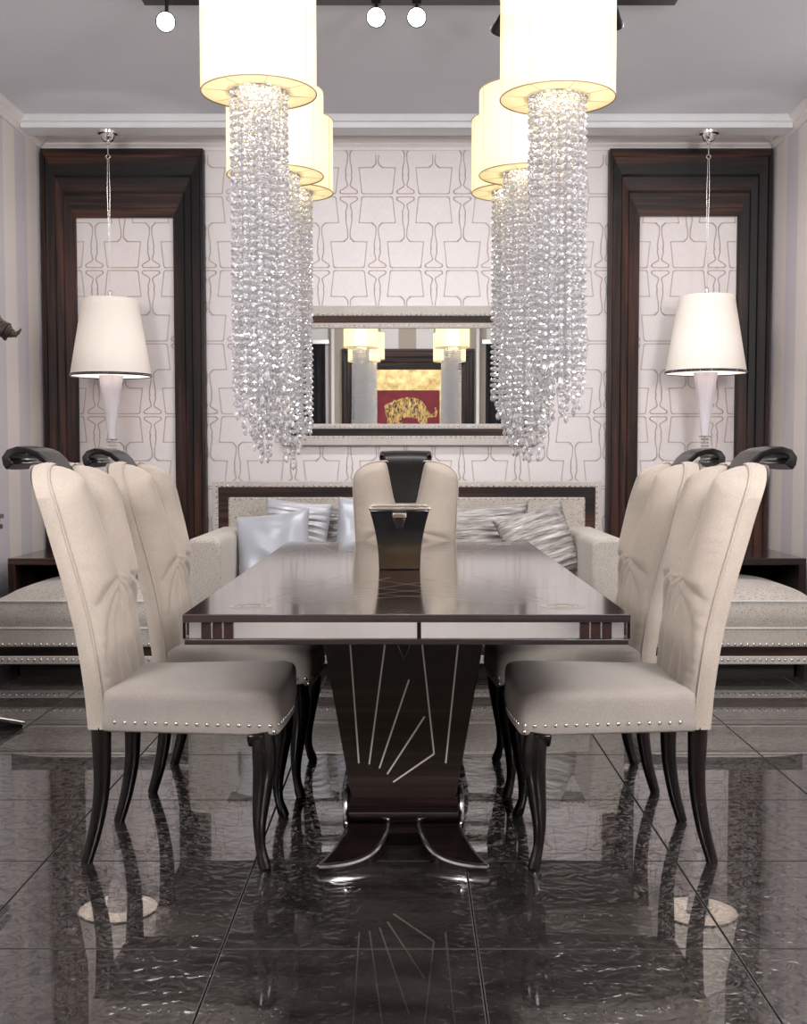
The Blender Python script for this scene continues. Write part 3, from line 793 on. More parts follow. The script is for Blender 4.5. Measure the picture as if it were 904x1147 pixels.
# ------------------------------------------------------------------ dining chair (faces local +y)
def make_chair(label):
    t = thing('dining_chair', label, 'chair', (0, 0, 0), 0, 'dining chairs around the table')
    rear = [(.385, -.252), (.425, -.255), (.50, -.260), (.65, -.278), (.775, -.303), (.90, -.335), (1.03, -.370), (1.11, -.402), (1.15, -.425)]
    hwid = [(.385, .205), (.50, .212), (.70, .228), (.90, .242), (1.04, .248), (1.15, .246)]
    def topz(a):                    # outline of the lobes, a = |u|
        q = max(0, a - .50) / .50; return -.13 * (1 - sstep(.22, .35, a)) + 1.130 - .012 * a - .085 * (1 - sqrt(max(0, 1 - q * q)))
    def split(z):                   # half width of the V for the splat
        return interp([(.70, 0), (.78, .0), (.84, .02), (.95, .050), (1.13, .088)], z)
    NU, NV = 84, 110
    def front(u, v):
        s = 2 * u - 1; a = abs(s); tz = topz(a); z = lerp(.46, tz, v)
        hw = smooth_interp(hwid, z); x = s * hw
        base = smooth_interp(rear, z) + .035
        xa = abs(x); sp = split(z)
        up = sstep(.67, .84, z)
        # separate lobes above, one gathered pad below
        tt = min(1, max(0, (xa - sp) / (hw - sp)))
        lobe = (max(0, 1 - abs(2 * tt - 1) ** 2.2)) ** .6 * .090
        if xa < sp: lobe = -.046 * sstep(0, .022, sp - xa) * sstep(.015, .04, sp)
        # below: one pad gathered into folds that fan out and curve down from the point where the lobes meet
        rim = (max(0, 1 - a ** 7)) ** .5
        low = rim * .052
        y = lerp(low, lobe, up)
        dz = .800 - z; rr = sqrt(xa * xa + dz * dz)
        if z < .88:
            ang = atan2(xa, dz)
            phi = ang + 1.7 * rr + .12 * noise.noise(Vector((x * 6, z * 6, 1)))
            wgt = sstep(.010, .07, rr) * (1 - .62 * sstep(.13, .34, rr)) * (1 - sstep(1.45, 1.8, ang)) * (1 - .8 * sstep(.86, 1.0, a)) * sstep(.46, .52, z)
            y += .0125 * wgt * (abs(sin(phi * 7.5)) - .62)
        # fine puckers along the outer edge
        y += .0010 * sin(z * 150 + 6 * noise.noise(Vector((z * 9, s, 0)))) * sstep(.78, .96, a) * (1 - sstep(.985, 1, a))
        y += .003 * noise.noise(Vector((x * 12, z * 9, 2)))
        # roll the top edge back
        edge = min((tz - z) / .045, 1.0)
        if y > 0 and edge < 1: y *= sqrt(max(0, 1 - (1 - edge) ** 2))
        y -= .034 * sstep(.02, .045, sp) * (1 - sstep(sp - .006, sp + .020, xa)) * sstep(.88, .96, z)
        y = max(y, -.042)
        edge2 = min(v / .06, 1)
        y *= sqrt(max(0, 1 - (1 - edge2) ** 2)) * .6 + .4
        return (x, base + y, z)
    b = MB(); b.grid(front, NU, NV)
    def back(u, v):
        s = 1 - 2 * u; a = abs(s); tz = topz(a); z = lerp(.385, tz, v)
        hw = smooth_interp(hwid, z)
        return (s * hw, smooth_interp(rear, z) - .012 * (1 - a ** 4) * sstep(.4, .55, z), z)
    b.grid(back, NU, NV)
    # border joining front and back: sides and top
    def side(sgn):
        def f(u, v):
            z = lerp(.385, topz(1), v); hw = smooth_interp(hwid, z)
            return (sgn * (hw + .004 * sin(pi * u)), smooth_interp(rear, z) + u * .048, z)
        return f
    b.grid(side(1), 4, 60); b.grid(side(-1), 4, 60)
    def topf(u, v):
        s = 2 * u - 1; z = topz(abs(s)); hw = smooth_interp(hwid, z)
        return (s * hw, smooth_interp(rear, z) + v * (.048 - .044 * (1 - sstep(.28, .36, abs(s)))), z + .006 * sin(pi * v) * (1 - abs(s) ** 6))
    b.grid(topf, NU, 4)
    back_o = b.build('backrest', M['chair_fabric'], t, angle=60, weld=True)
    for sgn in (-1, 1):
        pts = []
        for k in range(36):
            z = lerp(.40, topz(1), k / 36); pts.append((sgn * (smooth_interp(hwid, z) + .001), smooth_interp(rear, z) + .047, z))
        for k in range(22):
            s_ = cos(pi / 2 * k / 22 * .74); z = topz(s_); pts.append((sgn * s_ * smooth_interp(hwid, z), smooth_interp(rear, z) + .047, z + .0015))
        MB().tube(pts, .0032, 6).build('piping', M['chair_fabric'], back_o)
    # wooden splat with scrolled crest
    path = []                        # (y, z, half width)
    for k in range(14):
        z = lerp(.80, 1.05, k / 13); path.append((smooth_interp(rear, z) + .028, z, interp([(.80, .012), (.95, .056), (1.05, .078)], z)))
    c = (path[-1][0], path[-1][1])
    crest = [(-.362, 1.082, .085), (-.376, 1.110, .092), (-.394, 1.135, .100), (-.416, 1.154, .106), (-.442, 1.164, .114), (-.466, 1.166, .121),
             (-.486, 1.158, .126), (-.496, 1.143, .127), (-.492, 1.130, .127), (-.484, 1.119, .126)]
    path += crest
    th = .017
    vs = []; fs = []; n = len(path)
    for k, (y, z, w) in enumerate(path):
        a = path[max(0, k - 1)]; e = path[min(n - 1, k + 1)]
        ty, tz_ = e[0] - a[0], e[1] - a[1]; l = sqrt(ty * ty + tz_ * tz_); ny, nz = tz_ / l, -ty / l      # front normal
        tk = th if k < n - 6 else lerp(th, .030, (k - n + 6) / 5)
        for (sx, sy) in ((-1, .5), (-.5, .62), (0, .66), (.5, .62), (1, .5), (1, -.5), (0, -.5), (-1, -.5)):
            vs.append((sx * w, y + ny * tk * sy, z + nz * tk * sy))
    for k in range(n - 1):
        for i in range(8):
            j = (i + 1) % 8; fs.append((8 * k + i, 8 * k + j, 8 * k + 8 + j, 8 * k + 8 + i))
    fs.append(tuple(range(7, -1, -1))); fs.append(tuple(8 * (n - 1) + i for i in range(8)))
    MB().add(vs, fs).build('crest_splat', M['black_lacquer'], t, angle=50, bevel=.004, seg=2)
    # seat
    yb, yf = -.215, .285
    def shw(y): return lerp(.205, .262, (y - yb) / (yf - yb))
    def outline(inset, n=14, rad=.05):
        pts = []
        cs = [(-shw(yb) + inset, yb + inset), (shw(yb) - inset, yb + inset), (shw(yf) - inset, yf - inset), (-shw(yf) + inset, yf - inset)]
        for i in range(4):
            p0 = Vector(cs[i - 1]); p1 = Vector(cs[i]); p2 = Vector(cs[(i + 1) % 4])
            r = (rad if i in (2, 3) else .02)
            a = p1 + (p0 - p1).normalized() * r; d = p1 + (p2 - p1).normalized() * r
            for k in range(6):
                s = k / 5; pts.append(a * (1 - s) ** 2 + p1 * 2 * s * (1 - s) + d * s * s)
            q0 = d; nx = Vector(cs[(i + 1) % 4]); rn = (rad if (i + 1) % 4 in (2, 3) else .02)
            q1 = nx + (p1 - nx).normalized() * rn
            # bowed front
            for k in range(1, n):
                q = q0.lerp(q1, k / n)
                if i == 2: q = q + Vector((0, .012 * sin(pi * k / n)))
                pts.append(q)
        return pts
    rings = [(.0, .380), (-.004, .386), (-.005, .41), (-.005, .44), (-.005, .470), (-.002, .486), (.006, .496), (.018, .502), (.05, .507), (.10, .511), (.15, .514), (.20, .515)]
    vs = []; fs = []; n = None
    for ins, z in rings:
        o = outline(ins if ins < .09 else .09)
        if ins >= .09:
            k = 1 - (ins - .09) / .12
            o = [Vector((p.x * k, (p.y - .035) * k + .035)) for p in o]
        n = len(o); vs += [(p.x, p.y, z) for p in o]
    for k in range(len(rings) - 1):
        for i in range(n):
            j = (i + 1) % n; fs.append((k * n + i, k * n + j, (k + 1) * n + j, (k + 1) * n + i))
    fs.append(tuple(range(n - 1, -1, -1))); fs.append(tuple((len(rings) - 1) * n + i for i in range(n)))
    seat = MB().add(vs, fs).build('seat', M['seat_fabric'], t, angle=60)
    # nail heads round the seat rail and a pair down each front corner
    o = outline(-.005); nb = MB(); acc = 0; cen = Vector((0, .035))
    for i in range(n):
        p, q = o[i], o[(i + 1) % n]; d = (q - p).length
        if d < 1e-6: continue
        while acc < d:
            c_ = p.lerp(q, acc / d); tn = (q - p).normalized(); nr = Vector((tn.y, -tn.x))
            if nr.dot(c_ - cen) < 0: nr = -nr
            if c_.y > yb + .03: nb.dome((c_.x, c_.y, .408), .0062, (nr.x, nr.y, 0))
            acc += .0295
        acc -= d
    for s in (-1, 1):
        nb.dome((s * (shw(yf) - .008), yf - .010, .390), .006, (s * .8, .6, 0))
    nb.build('nailhead_trim', M['nail'], seat)
    # rear sabre legs
    for s in (-1, 1):
        pts = []; rs = []
        for k in range(13):
            z = lerp(.39, 0, k / 12)
            pts.append((s * lerp(.180, .184, k / 12), smooth_interp([(0, -.268), (.10, -.240), (.22, -.222), (.39, -.222)], z), z)); rs.append(lerp(.029, .0165, k / 12))
        MB().tube(pts, rs, 12, up=(1, 0, 0)).build('rear_leg', M['leg_wood'], t)
    # front cabriole legs
    for s in (-1, 1):
        pts = []; rs = []
        for k in range(21):
            z = lerp(.385, 0, k / 20)
            o_ = smooth_interp([(0, .010), (.02, .003), (.06, -.008), (.12, -.011), (.20, -.003), (.28, .007), (.34, .007), (.385, .0)], z)
            pts.append((s * (.234 + o_ * .9), .238 + o_ * .9, z))
            rs.append(smooth_interp([(0, .0165), (.018, .0175), (.05, .0145), (.10, .0170), (.20, .0255), (.30, .0330), (.35, .0335), (.385, .034)], z))
        lg = MB().tube(pts, rs, 14, up=(1, 0, 0)).build('front_leg', M['leg_wood'], t)
        kn = MB()
        kn.prism([(-.040, .385), (.04, .385), (.036, .372), (.012, .345), (-.012, .345), (-.036, .372)], 'y', .20, .246)
        for i, v in enumerate(kn.v): kn.v[i] = (v[0] + s * .232, v[1], v[2])
        kn.build('knee_block', M['leg_wood'], lg, bevel=.006)
    return t
A90 = radians(90)
# facing +x: rotate local +y to +x  => rz = -90 deg
ch = make_chair('cream high-backed chair with dark scroll crest, nearest chair on the left of the table')
ch.location = (-.648, 3.415, 0); ch.rotation_euler = (0, 0, -A90)
dup(ch, (-.612, 4.095, 0), -A90, 'cream high-backed chair with dark scroll crest, farther of the two left of the table')
dup(ch, (.590, 3.415, 0), A90, 'cream high-backed chair with dark scroll crest, nearest chair on the right of the table')
dup(ch, (.572, 4.095, 0), A90, 'cream high-backed chair with dark scroll crest, farther of the two right of the table')
dup(ch, (-.020, 5.18, 0), pi, 'cream high-backed chair at the far head of the table, in front of the sofa')

# ------------------------------------------------------------------ chandeliers
def bead(b, z, r, rot=0, hh=.9):
    """faceted bead"""
    n = 6; vs = [(0, 0, z - r * hh)]
    for zz, rr, o in ((-.45, .80, 0), (.0, 1.0, .5), (.45, .80, 0)):
        for i in range(n):
            a = 2 * pi * (i + o) / n + rot; vs.append((r * rr * cos(a), r * rr * sin(a), z + zz * r * hh))
    vs.append((0, 0, z + r * hh)); fs = []
    for i in range(n):
        j = (i + 1) % n
        fs.append((0, 1 + j, 1 + i)); fs.append((19, 13 + i, 13 + j))
        fs.append((1 + i, 1 + j, 7 + i)); fs.append((1 + j, 7 + j, 7 + i))
        fs.append((7 + i, 7 + j, 13 + j)); fs.append((7 + i, 13 + j, 13 + i))
    b.add(vs, fs)
STRANDS = {}
def strand_mesh(nb, var):
    key = (nb, var)
    if key not in STRANDS:
        rnd = random.Random(nb * 31 + var); b = MB(); sp = .0205
        for k in range(nb):
            bead(b, -.012 - k * sp, .0083 if k % 3 else .0070, rnd.random() * 6, 1.0)
        z = -.012 - nb * sp - .006
        bead(b, z, .0075, 0, 2.0)
        me = bpy.data.meshes.new('crystal_strand'); me.from_pydata(b.v, [], b.f); me.materials.append(M['crystal']); me.update()
        STRANDS[key] = me
    return STRANDS[key]
def chandelier(x, d, zb, drop, label, skew):
    r = .153; h = .262
    t = thing('crystal_chandelier', label, 'chandelier', (x, d, zb), random.random() * .4, 'crystal chandeliers over the dining table')
    b = MB()
    n = 72
    def cyl(rad, z0, z1): b.grid(lambda u, v: (rad * cos(2 * pi * u), rad * sin(2 * pi * u), lerp(z0, z1, v)), n, 4)
    cyl(r, 0, h)
    b.grid(lambda u, v: (lerp(.080, r, v) * cos(2 * pi * u), lerp(.080, r, v) * sin(2 * pi * u), .002 - .0 * v), n, 2)
    sh = b.build('shade', M['organza'], t, angle=40, weld=True)
    for z in (0, h):
        MB().tube([(r * cos(2 * pi * k / n), r * sin(2 * pi * k / n), z) for k in range(n)], .0018, 6, closed=True).build('shade_edge', M['shade_edge'], sh)
    for k in range(8):
        a = 2 * pi * k / 8 + .15
        MB().tube([((r + .001) * cos(a), (r + .001) * sin(a), h), ((r + .001) * cos(a), (r + .001) * sin(a), 0), (.082 * cos(a), .082 * sin(a), -.0005)], .0011, 5).build('shade_seam', M['seam'], sh)
    # support ring carrying the strands, stem and ceiling rose
    MB().lathe([(.064, 0), (.080, 0), (.082, .012), (.064, .012), (.064, 0)], 40, (0, 0, 0), cap=False).build('strand_ring', M['chrome'], t, weld=True)
    b = MB()
    for a in (0, pi / 2):
        b.tube([(-.08 * cos(a), -.08 * sin(a), .008), (.08 * cos(a), .08 * sin(a), .008)], .003, 6)
    b.tube([(0, 0, .008), (0, 0, CEIL - zb - .02)], .005, 8)
    b.build('stem', M['chrome'], t)
    MB().lathe([(.0, CEIL - zb - .03), (.05, CEIL - zb - .028), (.06, CEIL - zb - .012), (.06, CEIL - zb)], 32, cap=False).build('ceiling_rose', M['chrome'], t)
    MB().ball((0, 0, .135), .045, 20, 12, (1, 1, 1.25)).build('bulb', M['bulb'], t)
    rnd = random.Random(int(d * 100) + (x > 0))
    k = 0
    for rad, cnt in ((.073, 24), (.052, 15), (.028, 8)):
        for i in range(cnt):
            a = 2 * pi * (i + .5 * (rad < .06)) / cnt
            L = drop - .05 + .06 * sin(a * 2 + skew) + rnd.uniform(-.02, .025) + (.035 if rad < .06 else 0)
            nb = max(6, int(round(L / .0205)))
            o = bpy.data.objects.new('crystal_strand', strand_mesh(nb, rnd.randrange(2)))
            COL.objects.link(o); o.parent = t
            o.location = (rad * cos(a), rad * sin(a), .004 + rnd.uniform(-.008, .004)); o.rotation_euler = (rnd.uniform(-.006, .006), rnd.uniform(-.006, .006), rnd.random() * 6)
    li = bpy.data.lights.new('chandelier_glow', 'POINT'); li.energy = 1.05; li.color = (1, .85, .62); li.shadow_soft_size = .05
    lo = bpy.data.objects.new('chandelier_glow', li); COL.objects.link(lo); lo.location = (x, d, zb + .055)
specs = [(-.402, 3.15, 2.114, .84, 'left', 'nearest', 0.4), (-.428, 3.75, 2.040, .84, 'left', 'middle', 1.5), (-.436, 4.33, 2.117, .84, 'left', 'farthest', 2.6),
         (.394, 3.15, 2.099, .78, 'right', 'nearest', 3.4), (.374, 3.75, 2.043, .83, 'right', 'middle', 4.4), (.381, 4.33, 2.117, .84, 'right', 'farthest', 5.2)]
for x, d, zb, drop, sd, ps, sk in specs:
    chandelier(x, d, zb, drop, 'cream drum-shade chandelier with crystal strands, %s of the %s-hand row of three' % (ps, sd), sk)

# ------------------------------------------------------------------ pendant lamps
def pendant(x, zs, label):
    d = 7.02; zc = 3.077
    t = thing('pendant_lamp', label, 'pendant lamp', (x, d, 0), 0)
    MB().lathe([(.0, zc - .072), (.010, zc - .072), (.014, zc - .06), (.030, zc - .052), (.040, zc - .03), (.044, zc - .018), (.058, zc - .012), (.060, zc - .001)], 32).build('canopy', M['chrome'], t)
    b = MB()
    top = zs + .47
    b.tube([(0, 0, zc - .07), (0, 0, zc - .13)], .003, 6)
    b.tube([(.012 * cos(k), 0, zc - .145 + .012 * sin(k)) for k in [2 * pi * i / 16 for i in range(16)]], .0025, 6, closed=True)
    for s in (-1, 1):
        b.tube([(s * .004, 0, zc - .155), (s * .008, 0, zc - .35), (s * .003, 0, zc - .6), (0, 0, top + .04)], .0016, 6)
    b.build('cable', M['silver'], t)
    MB().lathe([(.004, top + .045), (.012, top + .035), (.010, top + .02), (.015, top + .012), (.010, top), (.014, top - .012)], 12).build('finial', M['crystal'], t)
    r1, r0 = .163, .240; z0, z1 = zs, zs + .462
    prof = [(lerp(r0, r1, k / 10), lerp(z0, z1, k / 10)) for k in range(10)] + [(r1 + .003, z1 - .012), (r1 - .004, z1 - .001), (r1 - .03, z1 + .002)]
    sh = MB().lathe(prof, 64, cap=False).build('shade', M['ivory'], t, angle=60)
    tp = MB().lathe([(r0 + .0015, z0 - .002), (r0 + .0015, z0 + .014), (r0 - .003, z0 + .014), (r0 - .003, z0 - .002), (r0 + .0015, z0 - .002)], 64, cap=False).build('shade_trim', M['black_lacquer'], sh)
    b = MB()
    for k in range(90):
        a = 2 * pi * k / 90; b.dome(((r0 + .0012) * cos(a), (r0 + .0012) * sin(a), z0 + .006), .0028, (cos(a), sin(a), 0), 6)
    b.build('trim_bead', M['chrome'], sh)
    MB().lathe([(.080, z0 + .004), (r0 - .002, z0 + .004)], 64, cap=False).build('bottom_diffuser', M['diffuser'], t, angle=30, weld=True)
    b = MB()
    for a in (0, 2 * pi / 3, 4 * pi / 3):
        b.tube([(0, 0, z1 - .02), ((r1 - .004) * cos(a), (r1 - .004) * sin(a), z1 - .02)], .0025, 6)
    b.tube([(0, 0, z1 + .01), (0, 0, z0 + .30)], .006, 8)
    b.build('shade_spider', M['silver'], t)
    # frosted glass funnel, small tray and the chain of beads
    gz = z0 - .372
    gp = [(.0, gz), (.022, gz), (.028, gz + .06), (.040, gz + .15), (.055, gz + .26), (.070, gz + .36), (.082, gz + .45), (.086, gz + .50), (.0, gz + .50)]
    fn = MB(); nn = 48; vs = []; fs = []
    for rr, z in gp:
        for i in range(nn):
            a = 2 * pi * i / nn; q = rr * (1 + .025 * cos(12 * a)); vs.append((q * cos(a), q * sin(a), z))
    for k in range(len(gp) - 1):
        for i in range(nn):
            j = (i + 1) % nn; fs.append((k * nn + i, k * nn + j, k * nn + nn + j, k * nn + nn + i))
    fn.add(vs, fs).build('glass_funnel', M['frosted'], t, angle=50, weld=True)
    MB().lathe([(.0, gz - .012), (.034, gz - .010), (.036, gz - .004), (.026, gz), (.0, gz)], 28, cap=False).build('funnel_tray', M['silver'], t)
    MB().ball((0, 0, z0 + .275), .034, 16, 10, (1, 1, 1.3)).build('bulb', M['bulb_small'], t)
    for k in range(5):
        a = 2 * pi * k / 5; b = MB()
        n = (9, 12, 10, 13, 11)[k]
        for i in range(n): bead(b, -i * .0205, .0085, i)
        o = b.build('crystal_strand', M['crystal'], t, smooth=False); o.location = (.018 * cos(a), .018 * sin(a), gz - .022)
    li = bpy.data.lights.new('pendant_glow', 'POINT'); li.energy = 12; li.color = (1, .94, .89); li.shadow_soft_size = .04
    lo = bpy.data.objects.new('pendant_glow', li); COL.objects.link(lo); lo.location = (x, d, z0 + .165)
pendant(-1.797, 1.630, 'ivory cone-shaded pendant lamp with frosted glass funnel hanging before the left frame')
pendant(1.780, 1.648, 'ivory cone-shaded pendant lamp with frosted glass funnel hanging before the right frame')

# ------------------------------------------------------------------ ceiling track and spotlights
def track():
    t = thing('lighting_track', 'dark ceiling track bar carrying the spotlights', 'track', (0, 5.10, 3.112))
    MB().box(-1.16, 1.16, -.03, .09, .005, .0375).build('bar', M['black_lacquer'], t, bevel=.003)
    for x in (-.9, 0, .9):
        MB().box(x - .02, x + .02, -.02, .02, .036, .038).build('bracket', M['black_lacquer'], t, smooth=False)
track()
def spotlight(x, d, z, aim, on, label, power=60, grp='spotlights on the ceiling track', drop=.075):
    t = thing('spotlight', label, 'spotlight', (x, d, z), 0, grp)
    dirv = Vector(aim).normalized()
    q = Vector((0, 0, -1)).rotation_difference(dirv).to_matrix()
    def build(mb, nm, mat):
        mb.v = [tuple(q @ Vector(v) + Vector((0, 0, -drop))) for v in mb.v]
        return mb.build(nm, mat, t)
    MB().tube([(0, 0, .005), (0, 0, -drop + .012)], .008, 8).box(-.02, .02, -.015, .015, -.01, .006).build('arm', M['black_lacquer'], t)
    build(MB().lathe([(.0, .045), (.018, .042), (.024, .02), (.030, -.01), (.042, -.04), (.043, -.05), (.038, -.05), (.035, -.04)], 28, cap=False), 'lamp_head', M['black_lacquer'])
    build(MB().lathe([(.0, -.046), (.036, -.044), (.036, -.040), (.0, -.040)], 28, cap=False), 'lens', M['spot_lens'] if on else M['chrome'])
    if on:
        li = bpy.data.lights.new('spot_beam', 'SPOT'); li.energy = power; li.spot_size = radians(95); li.spot_blend = .8; li.shadow_soft_size = .05
        li.color = (1, .97, .94)
        lo = bpy.data.objects.new('spot_beam', li); COL.objects.link(lo)
        lo.location = Vector((x, d, z - drop)) + dirv * .06
        lo.rotation_euler = Vector((0, 0, -1)).rotation_difference(dirv).to_euler()
spotlight(-1.045, 5.10, 3.112, (.1, -1.0, -.35), True, 'small lit spotlight at the left end of the ceiling track', 12, drop=.098)
spotlight(-.145, 5.14, 3.112, (0, -1.0, -.55), True, 'left of the two bright spotlights close together at the track centre', 12, drop=.056)
spotlight(.03, 5.14, 3.112, (0, -1.0, -.55), True, 'right of the two bright spotlights close together at the track centre', 12, drop=.056)
spotlight(.40, 5.10, 3.112, (-.3, .9, -.9), False, 'unlit black spotlight on the track just left of the right chandelier', drop=.095)
spotlight(.875, 5.10, 3.112, (.2, .9, -.9), False, 'unlit black spotlight at the right end of the ceiling track', drop=.07)

# ------------------------------------------------------------------ left edge: side table with a bronze
def side_table():
    t = thing('pedestal_table', 'dark silver-banded side table cut by the left picture edge', 'table', (-2.03, 4.45, 0))
    MB().box(-.262, .262, -.60, .60, .880, .900).build('tabletop', M['table_top'], t, bevel=.002)
    MB().box(-.25, .25, -.588, .588, .855, .880).build('mirror_apron', M['apron_mirror'], t, smooth=False)
    MB().box(-.258, .258, -.596, .596, .835, .855).build('lower_band', M['table_edge'], t, bevel=.002)
    MB().prism([(-.12, .10), (.12, .10), (.17, .835), (-.17, .835)], 'y', -.15, .28).build('pedestal', M['ebony_ped'], t, bevel=.004)
    for s in (-1, 1):
        vs = [(s * .05, .28, .09), (s * .14, .28, .09), (s * .26, .42, .02), (s * .18, .44, .016), (s * .10, .40, .03)]
        vs = [(x if s < 0 else x * 1.5, y, z) for x, y, z in vs]
        f = MB().add(vs + [(x, y, 0) for x, y, z in vs], [(0, 1, 2, 3, 4), (9, 8, 7, 6, 5)] + [(i, 5 + i, 5 + (i + 1) % 5, (i + 1) % 5) for i in range(5)]).build('foot', M['leg_wood'], t, weld=True, bevel=.003)
        MB().tube([vs[0], vs[4], vs[3], vs[2], vs[1]], .008, 8).build('foot_trim', M['silver'], f)
    MB().box(-.14, .14, -.18, .30, 0, .10).build('plinth', M['black_lacquer'], t, bevel=.003)
side_table()
def sculpture():
    b = MB(); rnd = random.Random(3)
    def limb(pts, rs, n=14, sub=6):
        P = []; Rr = []
        for k in range(len(pts) - 1):
            for s in range(sub):
                u = s / sub; P.append(Vector(pts[k]).lerp(Vector(pts[k + 1]), u)); Rr.append(lerp(rs[k], rs[k + 1], u) * (1 + rnd.uniform(-.16, .2)))
        P.append(Vector(pts[-1])); Rr.append(rs[-1])
        b.tube(P, Rr, n)
    b.lathe([(.11, 0), (.11, .03), (.08, .05)], 24)
    limb([(0, 0, .04), (-.03, 0, .25), (.02, .01, .5), (.03, 0, .75), (.05, 0, .86)], [.06, .05, .06, .055, .03])
    limb([(.03, 0, .74), (.10, -.01, .83), (.164, -.02, .843), (.238, -.02, .804), (.268, -.02, .783), (.294, -.02, .761), (.3125, -.02, .753), (.331, -.02, .745)], [.03, .038, .043, .043, .025, .031, .019, .013])
    limb([(.328, -.02, .745), (.342, -.02, .752), (.350, -.02, .760), (.358, -.02, .772)], [.012, .008, .005, .001])
    limb([(.292, -.02, .757), (.288, -.02, .735), (.291, -.02, .722)], [.020, .013, .004])
    limb([(.03, 0, .6), (-.08, 0, .72), (-.16, 0, .70)], [.035, .025, .006])
    limb([(.05, 0, .82), (.02, 0, .92), (.06, 0, .99)], [.035, .02, .004])
    o = b.build('sculpture', M['bronze'], None, angle=30)
    o.location = (-1.945, 4.80, .9005)
    tag(o, 'rough dark bronze sculpture with a jagged limb reaching in from the left edge', 'sculpture')
sculpture()

# ------------------------------------------------------------------ wall behind the camera (seen in the mirror)
def front_wall_things():
    y = D_BACK
    fr = big_frame(-1.0, .95, .35, 2.735, .19, .30, y, 1, 'wide dark ebony frame on the far wall reflected in the mirror', lip=.08)
    t = thing('painting', 'gold-matted red painting of a prowling golden big cat seen in the mirror', 'painting', (-.025, y + .004, .66))
    hw = .765; H = 1.77
    b = MB(); rect_ring(b, -hw, hw, 0, H, .30, 0, .03); b.build('gold_mat', M['gold'], t, smooth=False)
    MB().box(-hw + .28, hw - .28, 0, .018, .28, H - .28).build('canvas', M['redcloth'], t, smooth=False)
    cat = [(-.30, .42), (-.31, .50), (-.26, .535), (-.20, .55), (-.19, .585), (-.15, .575), (-.10, .60), (0, .62), (.10, .605), (.18, .57), (.24, .48), (.28, .40),
           (.34, .38), (.36, .43), (.35, .47), (.375, .48), (.39, .42), (.37, .345), (.29, .335), (.25, .33), (.25, .20), (.27, .10), (.20, .09), (.17, .22), (.12, .32),
           (0, .34), (-.08, .32), (-.07, .20), (-.06, .10), (-.13, .09), (-.15, .22), (-.18, .28), (-.22, .20), (-.21, .10), (-.28, .09), (-.28, .22), (-.27, .33), (-.29, .36)]
    b = MB(); vs = [(x * 1.12, .0205, .72 + z * 1.05) for x, z in cat]; vs = [(-x, yy, zz) for x, yy, zz in vs]
    b.add([(-v[0], v[1], v[2]) for v in vs], [tuple(range(len(vs)))])
    b.build('painted_cat', M['goldcat'], t, smooth=False)
    for x0, x1, wd in ((-1.86, -1.24, 'left'), (1.12, 1.76, 'right')):
        c = thing('curtain', 'black hanging curtain under a silver rail, %s side of the mirror reflection' % wd, 'curtain', ((x0 + x1) / 2, y + .10, 0))
        w2 = (x1 - x0) / 2
        b = MB(); b.grid(lambda u, v: (lerp(-w2, w2, u) * (1 + .06 * (1 - v) ** 2), .025 * sin(u * 40), lerp(.02, 2.80, v)), 80, 6)
        cl = b.build('cloth', M['curtain'], c, angle=180)
        so = cl.modifiers.new('thick', 'SOLIDIFY'); so.thickness = .004
        MB().box(-w2 - .06, w2 + .06, -.095, .03, 2.80, 2.865).build('rail', M['silver'], c, bevel=.004)
    for x in (-1.13, 1.0):
        p = MB().lathe([(.045, 0), (.045, .02), (.028, .03), (.028, CEIL)], 24).build('white_post', M['white_trim'], None)
        p.location = (x, y + .12, 0)
        tag(p, 'slim white post beside the %s curtain in the mirror reflection' % ('left' if x < 0 else 'right'), 'post')
front_wall_things()

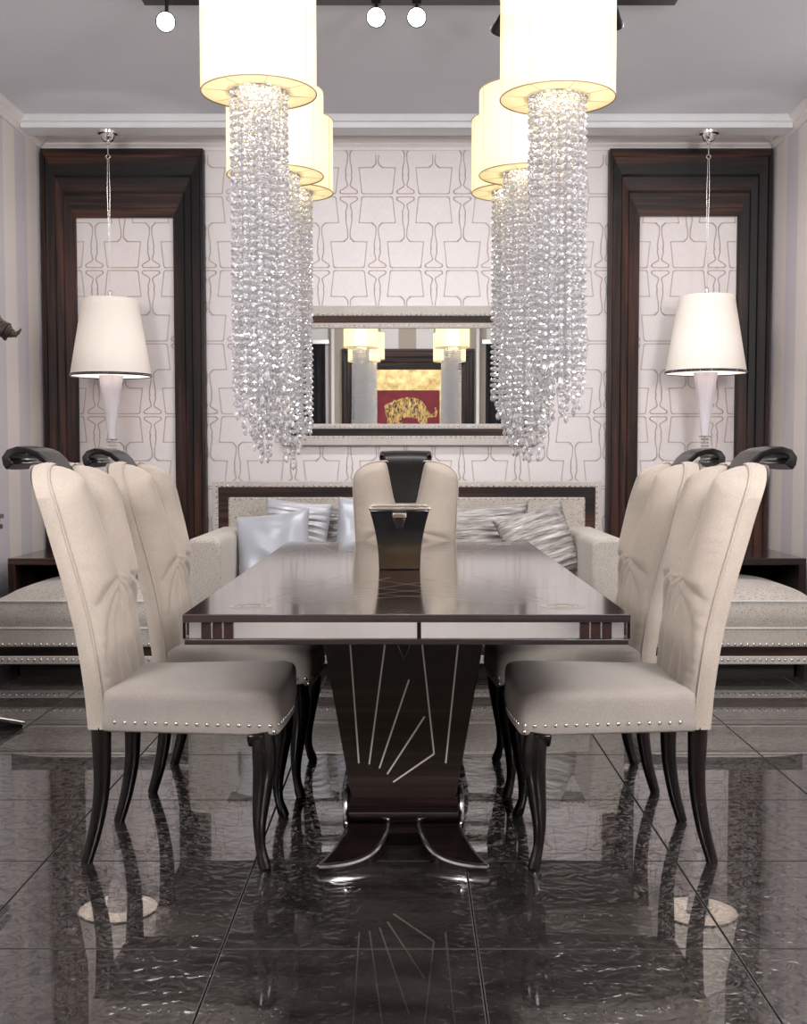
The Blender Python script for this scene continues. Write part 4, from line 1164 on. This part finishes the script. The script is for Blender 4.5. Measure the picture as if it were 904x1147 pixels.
# ------------------------------------------------------------------ lights
def area(name, loc, target, sx, sy, power, col=(1, .97, .95)):
    li = bpy.data.lights.new(name, 'AREA'); li.shape = 'RECTANGLE'; li.size = sx; li.size_y = sy; li.energy = power; li.color = col
    o = bpy.data.objects.new(name, li); COL.objects.link(o); o.location = loc
    o.rotation_euler = (Vector(target) - Vector(loc)).to_track_quat('-Z', 'Y').to_euler()
    return o
area('added_key_light', (1.72, .2, 2.85), (.0, 5.2, .9), .8, .7, 58)  # unseen area light added to give the key from upper right
area('added_fill_light', (-1.78, .3, 2.85), (-.2, 5.2, 1.1), .7, .6, 20)  # unseen area light added as fill from the left, no real fixture
area('added_ceiling_light', (1.85, 1.0, 2.2), (.4, 4.0, CEIL), .7, .7, 80)  # added unseen uplight that brightens the ceiling, right side
area('added_ceiling_light', (-1.85, 1.0, 2.2), (-.4, 4.0, CEIL), .7, .7, 68)  # added unseen uplight that brightens the ceiling, left side
area('added_wall_light', (.35, 5.55, 3.13), (.35, 5.56, 0), 3.4, .35, 60)  # out-of-view area light added to brighten the back wall
area('added_rear_light', (0, .8, 3.12), (0, -2.5, .6), 2.2, .3, 120)  # added unseen light for the wall and pale floor behind the camera

# cable lying on the pale floor behind the camera, seen in the mirrored apron
cb = MB().tube([(-.72, -2.35, .006), (-.66, -2.10, .006), (-.60, -1.96, .006), (-.52, -1.92, .006), (-.44, -1.98, .006), (-.38, -2.12, .006), (-.34, -2.4, .006)], .006, 8).build('power_cable', M['rubber'], None)
tag(cb, 'thin black cable curving on the pale floor, seen in the table apron', 'cable')
w = bpy.data.worlds.new('room_ambient'); scene.world = w; w.use_nodes = True
w.node_tree.nodes['Background'].inputs['Color'].default_value = (.9, .9, 1, 1)
w.node_tree.nodes['Background'].inputs['Strength'].default_value = .1

# ------------------------------------------------------------------ camera
cam = bpy.data.cameras.new('camera'); co = bpy.data.objects.new('camera', cam); COL.objects.link(co)
cam.sensor_fit = 'VERTICAL'; cam.sensor_height = 36; cam.lens = 1300 / 1147 * 36
cam.shift_x = -7 / 1147; cam.shift_y = 9.5 / 1147
cam.clip_start = .05
co.location = (0, 0, EYE); co.rotation_euler = (radians(90 - 3.126), 0, 0)
scene.camera = co
scene.view_settings.view_transform = 'Standard'
scene.view_settings.look = 'None'
scene.view_settings.exposure = 0.0
scene.cycles.sample_clamp_indirect = 6
scene.cycles.max_bounces = 14
scene.cycles.transmission_bounces = 12
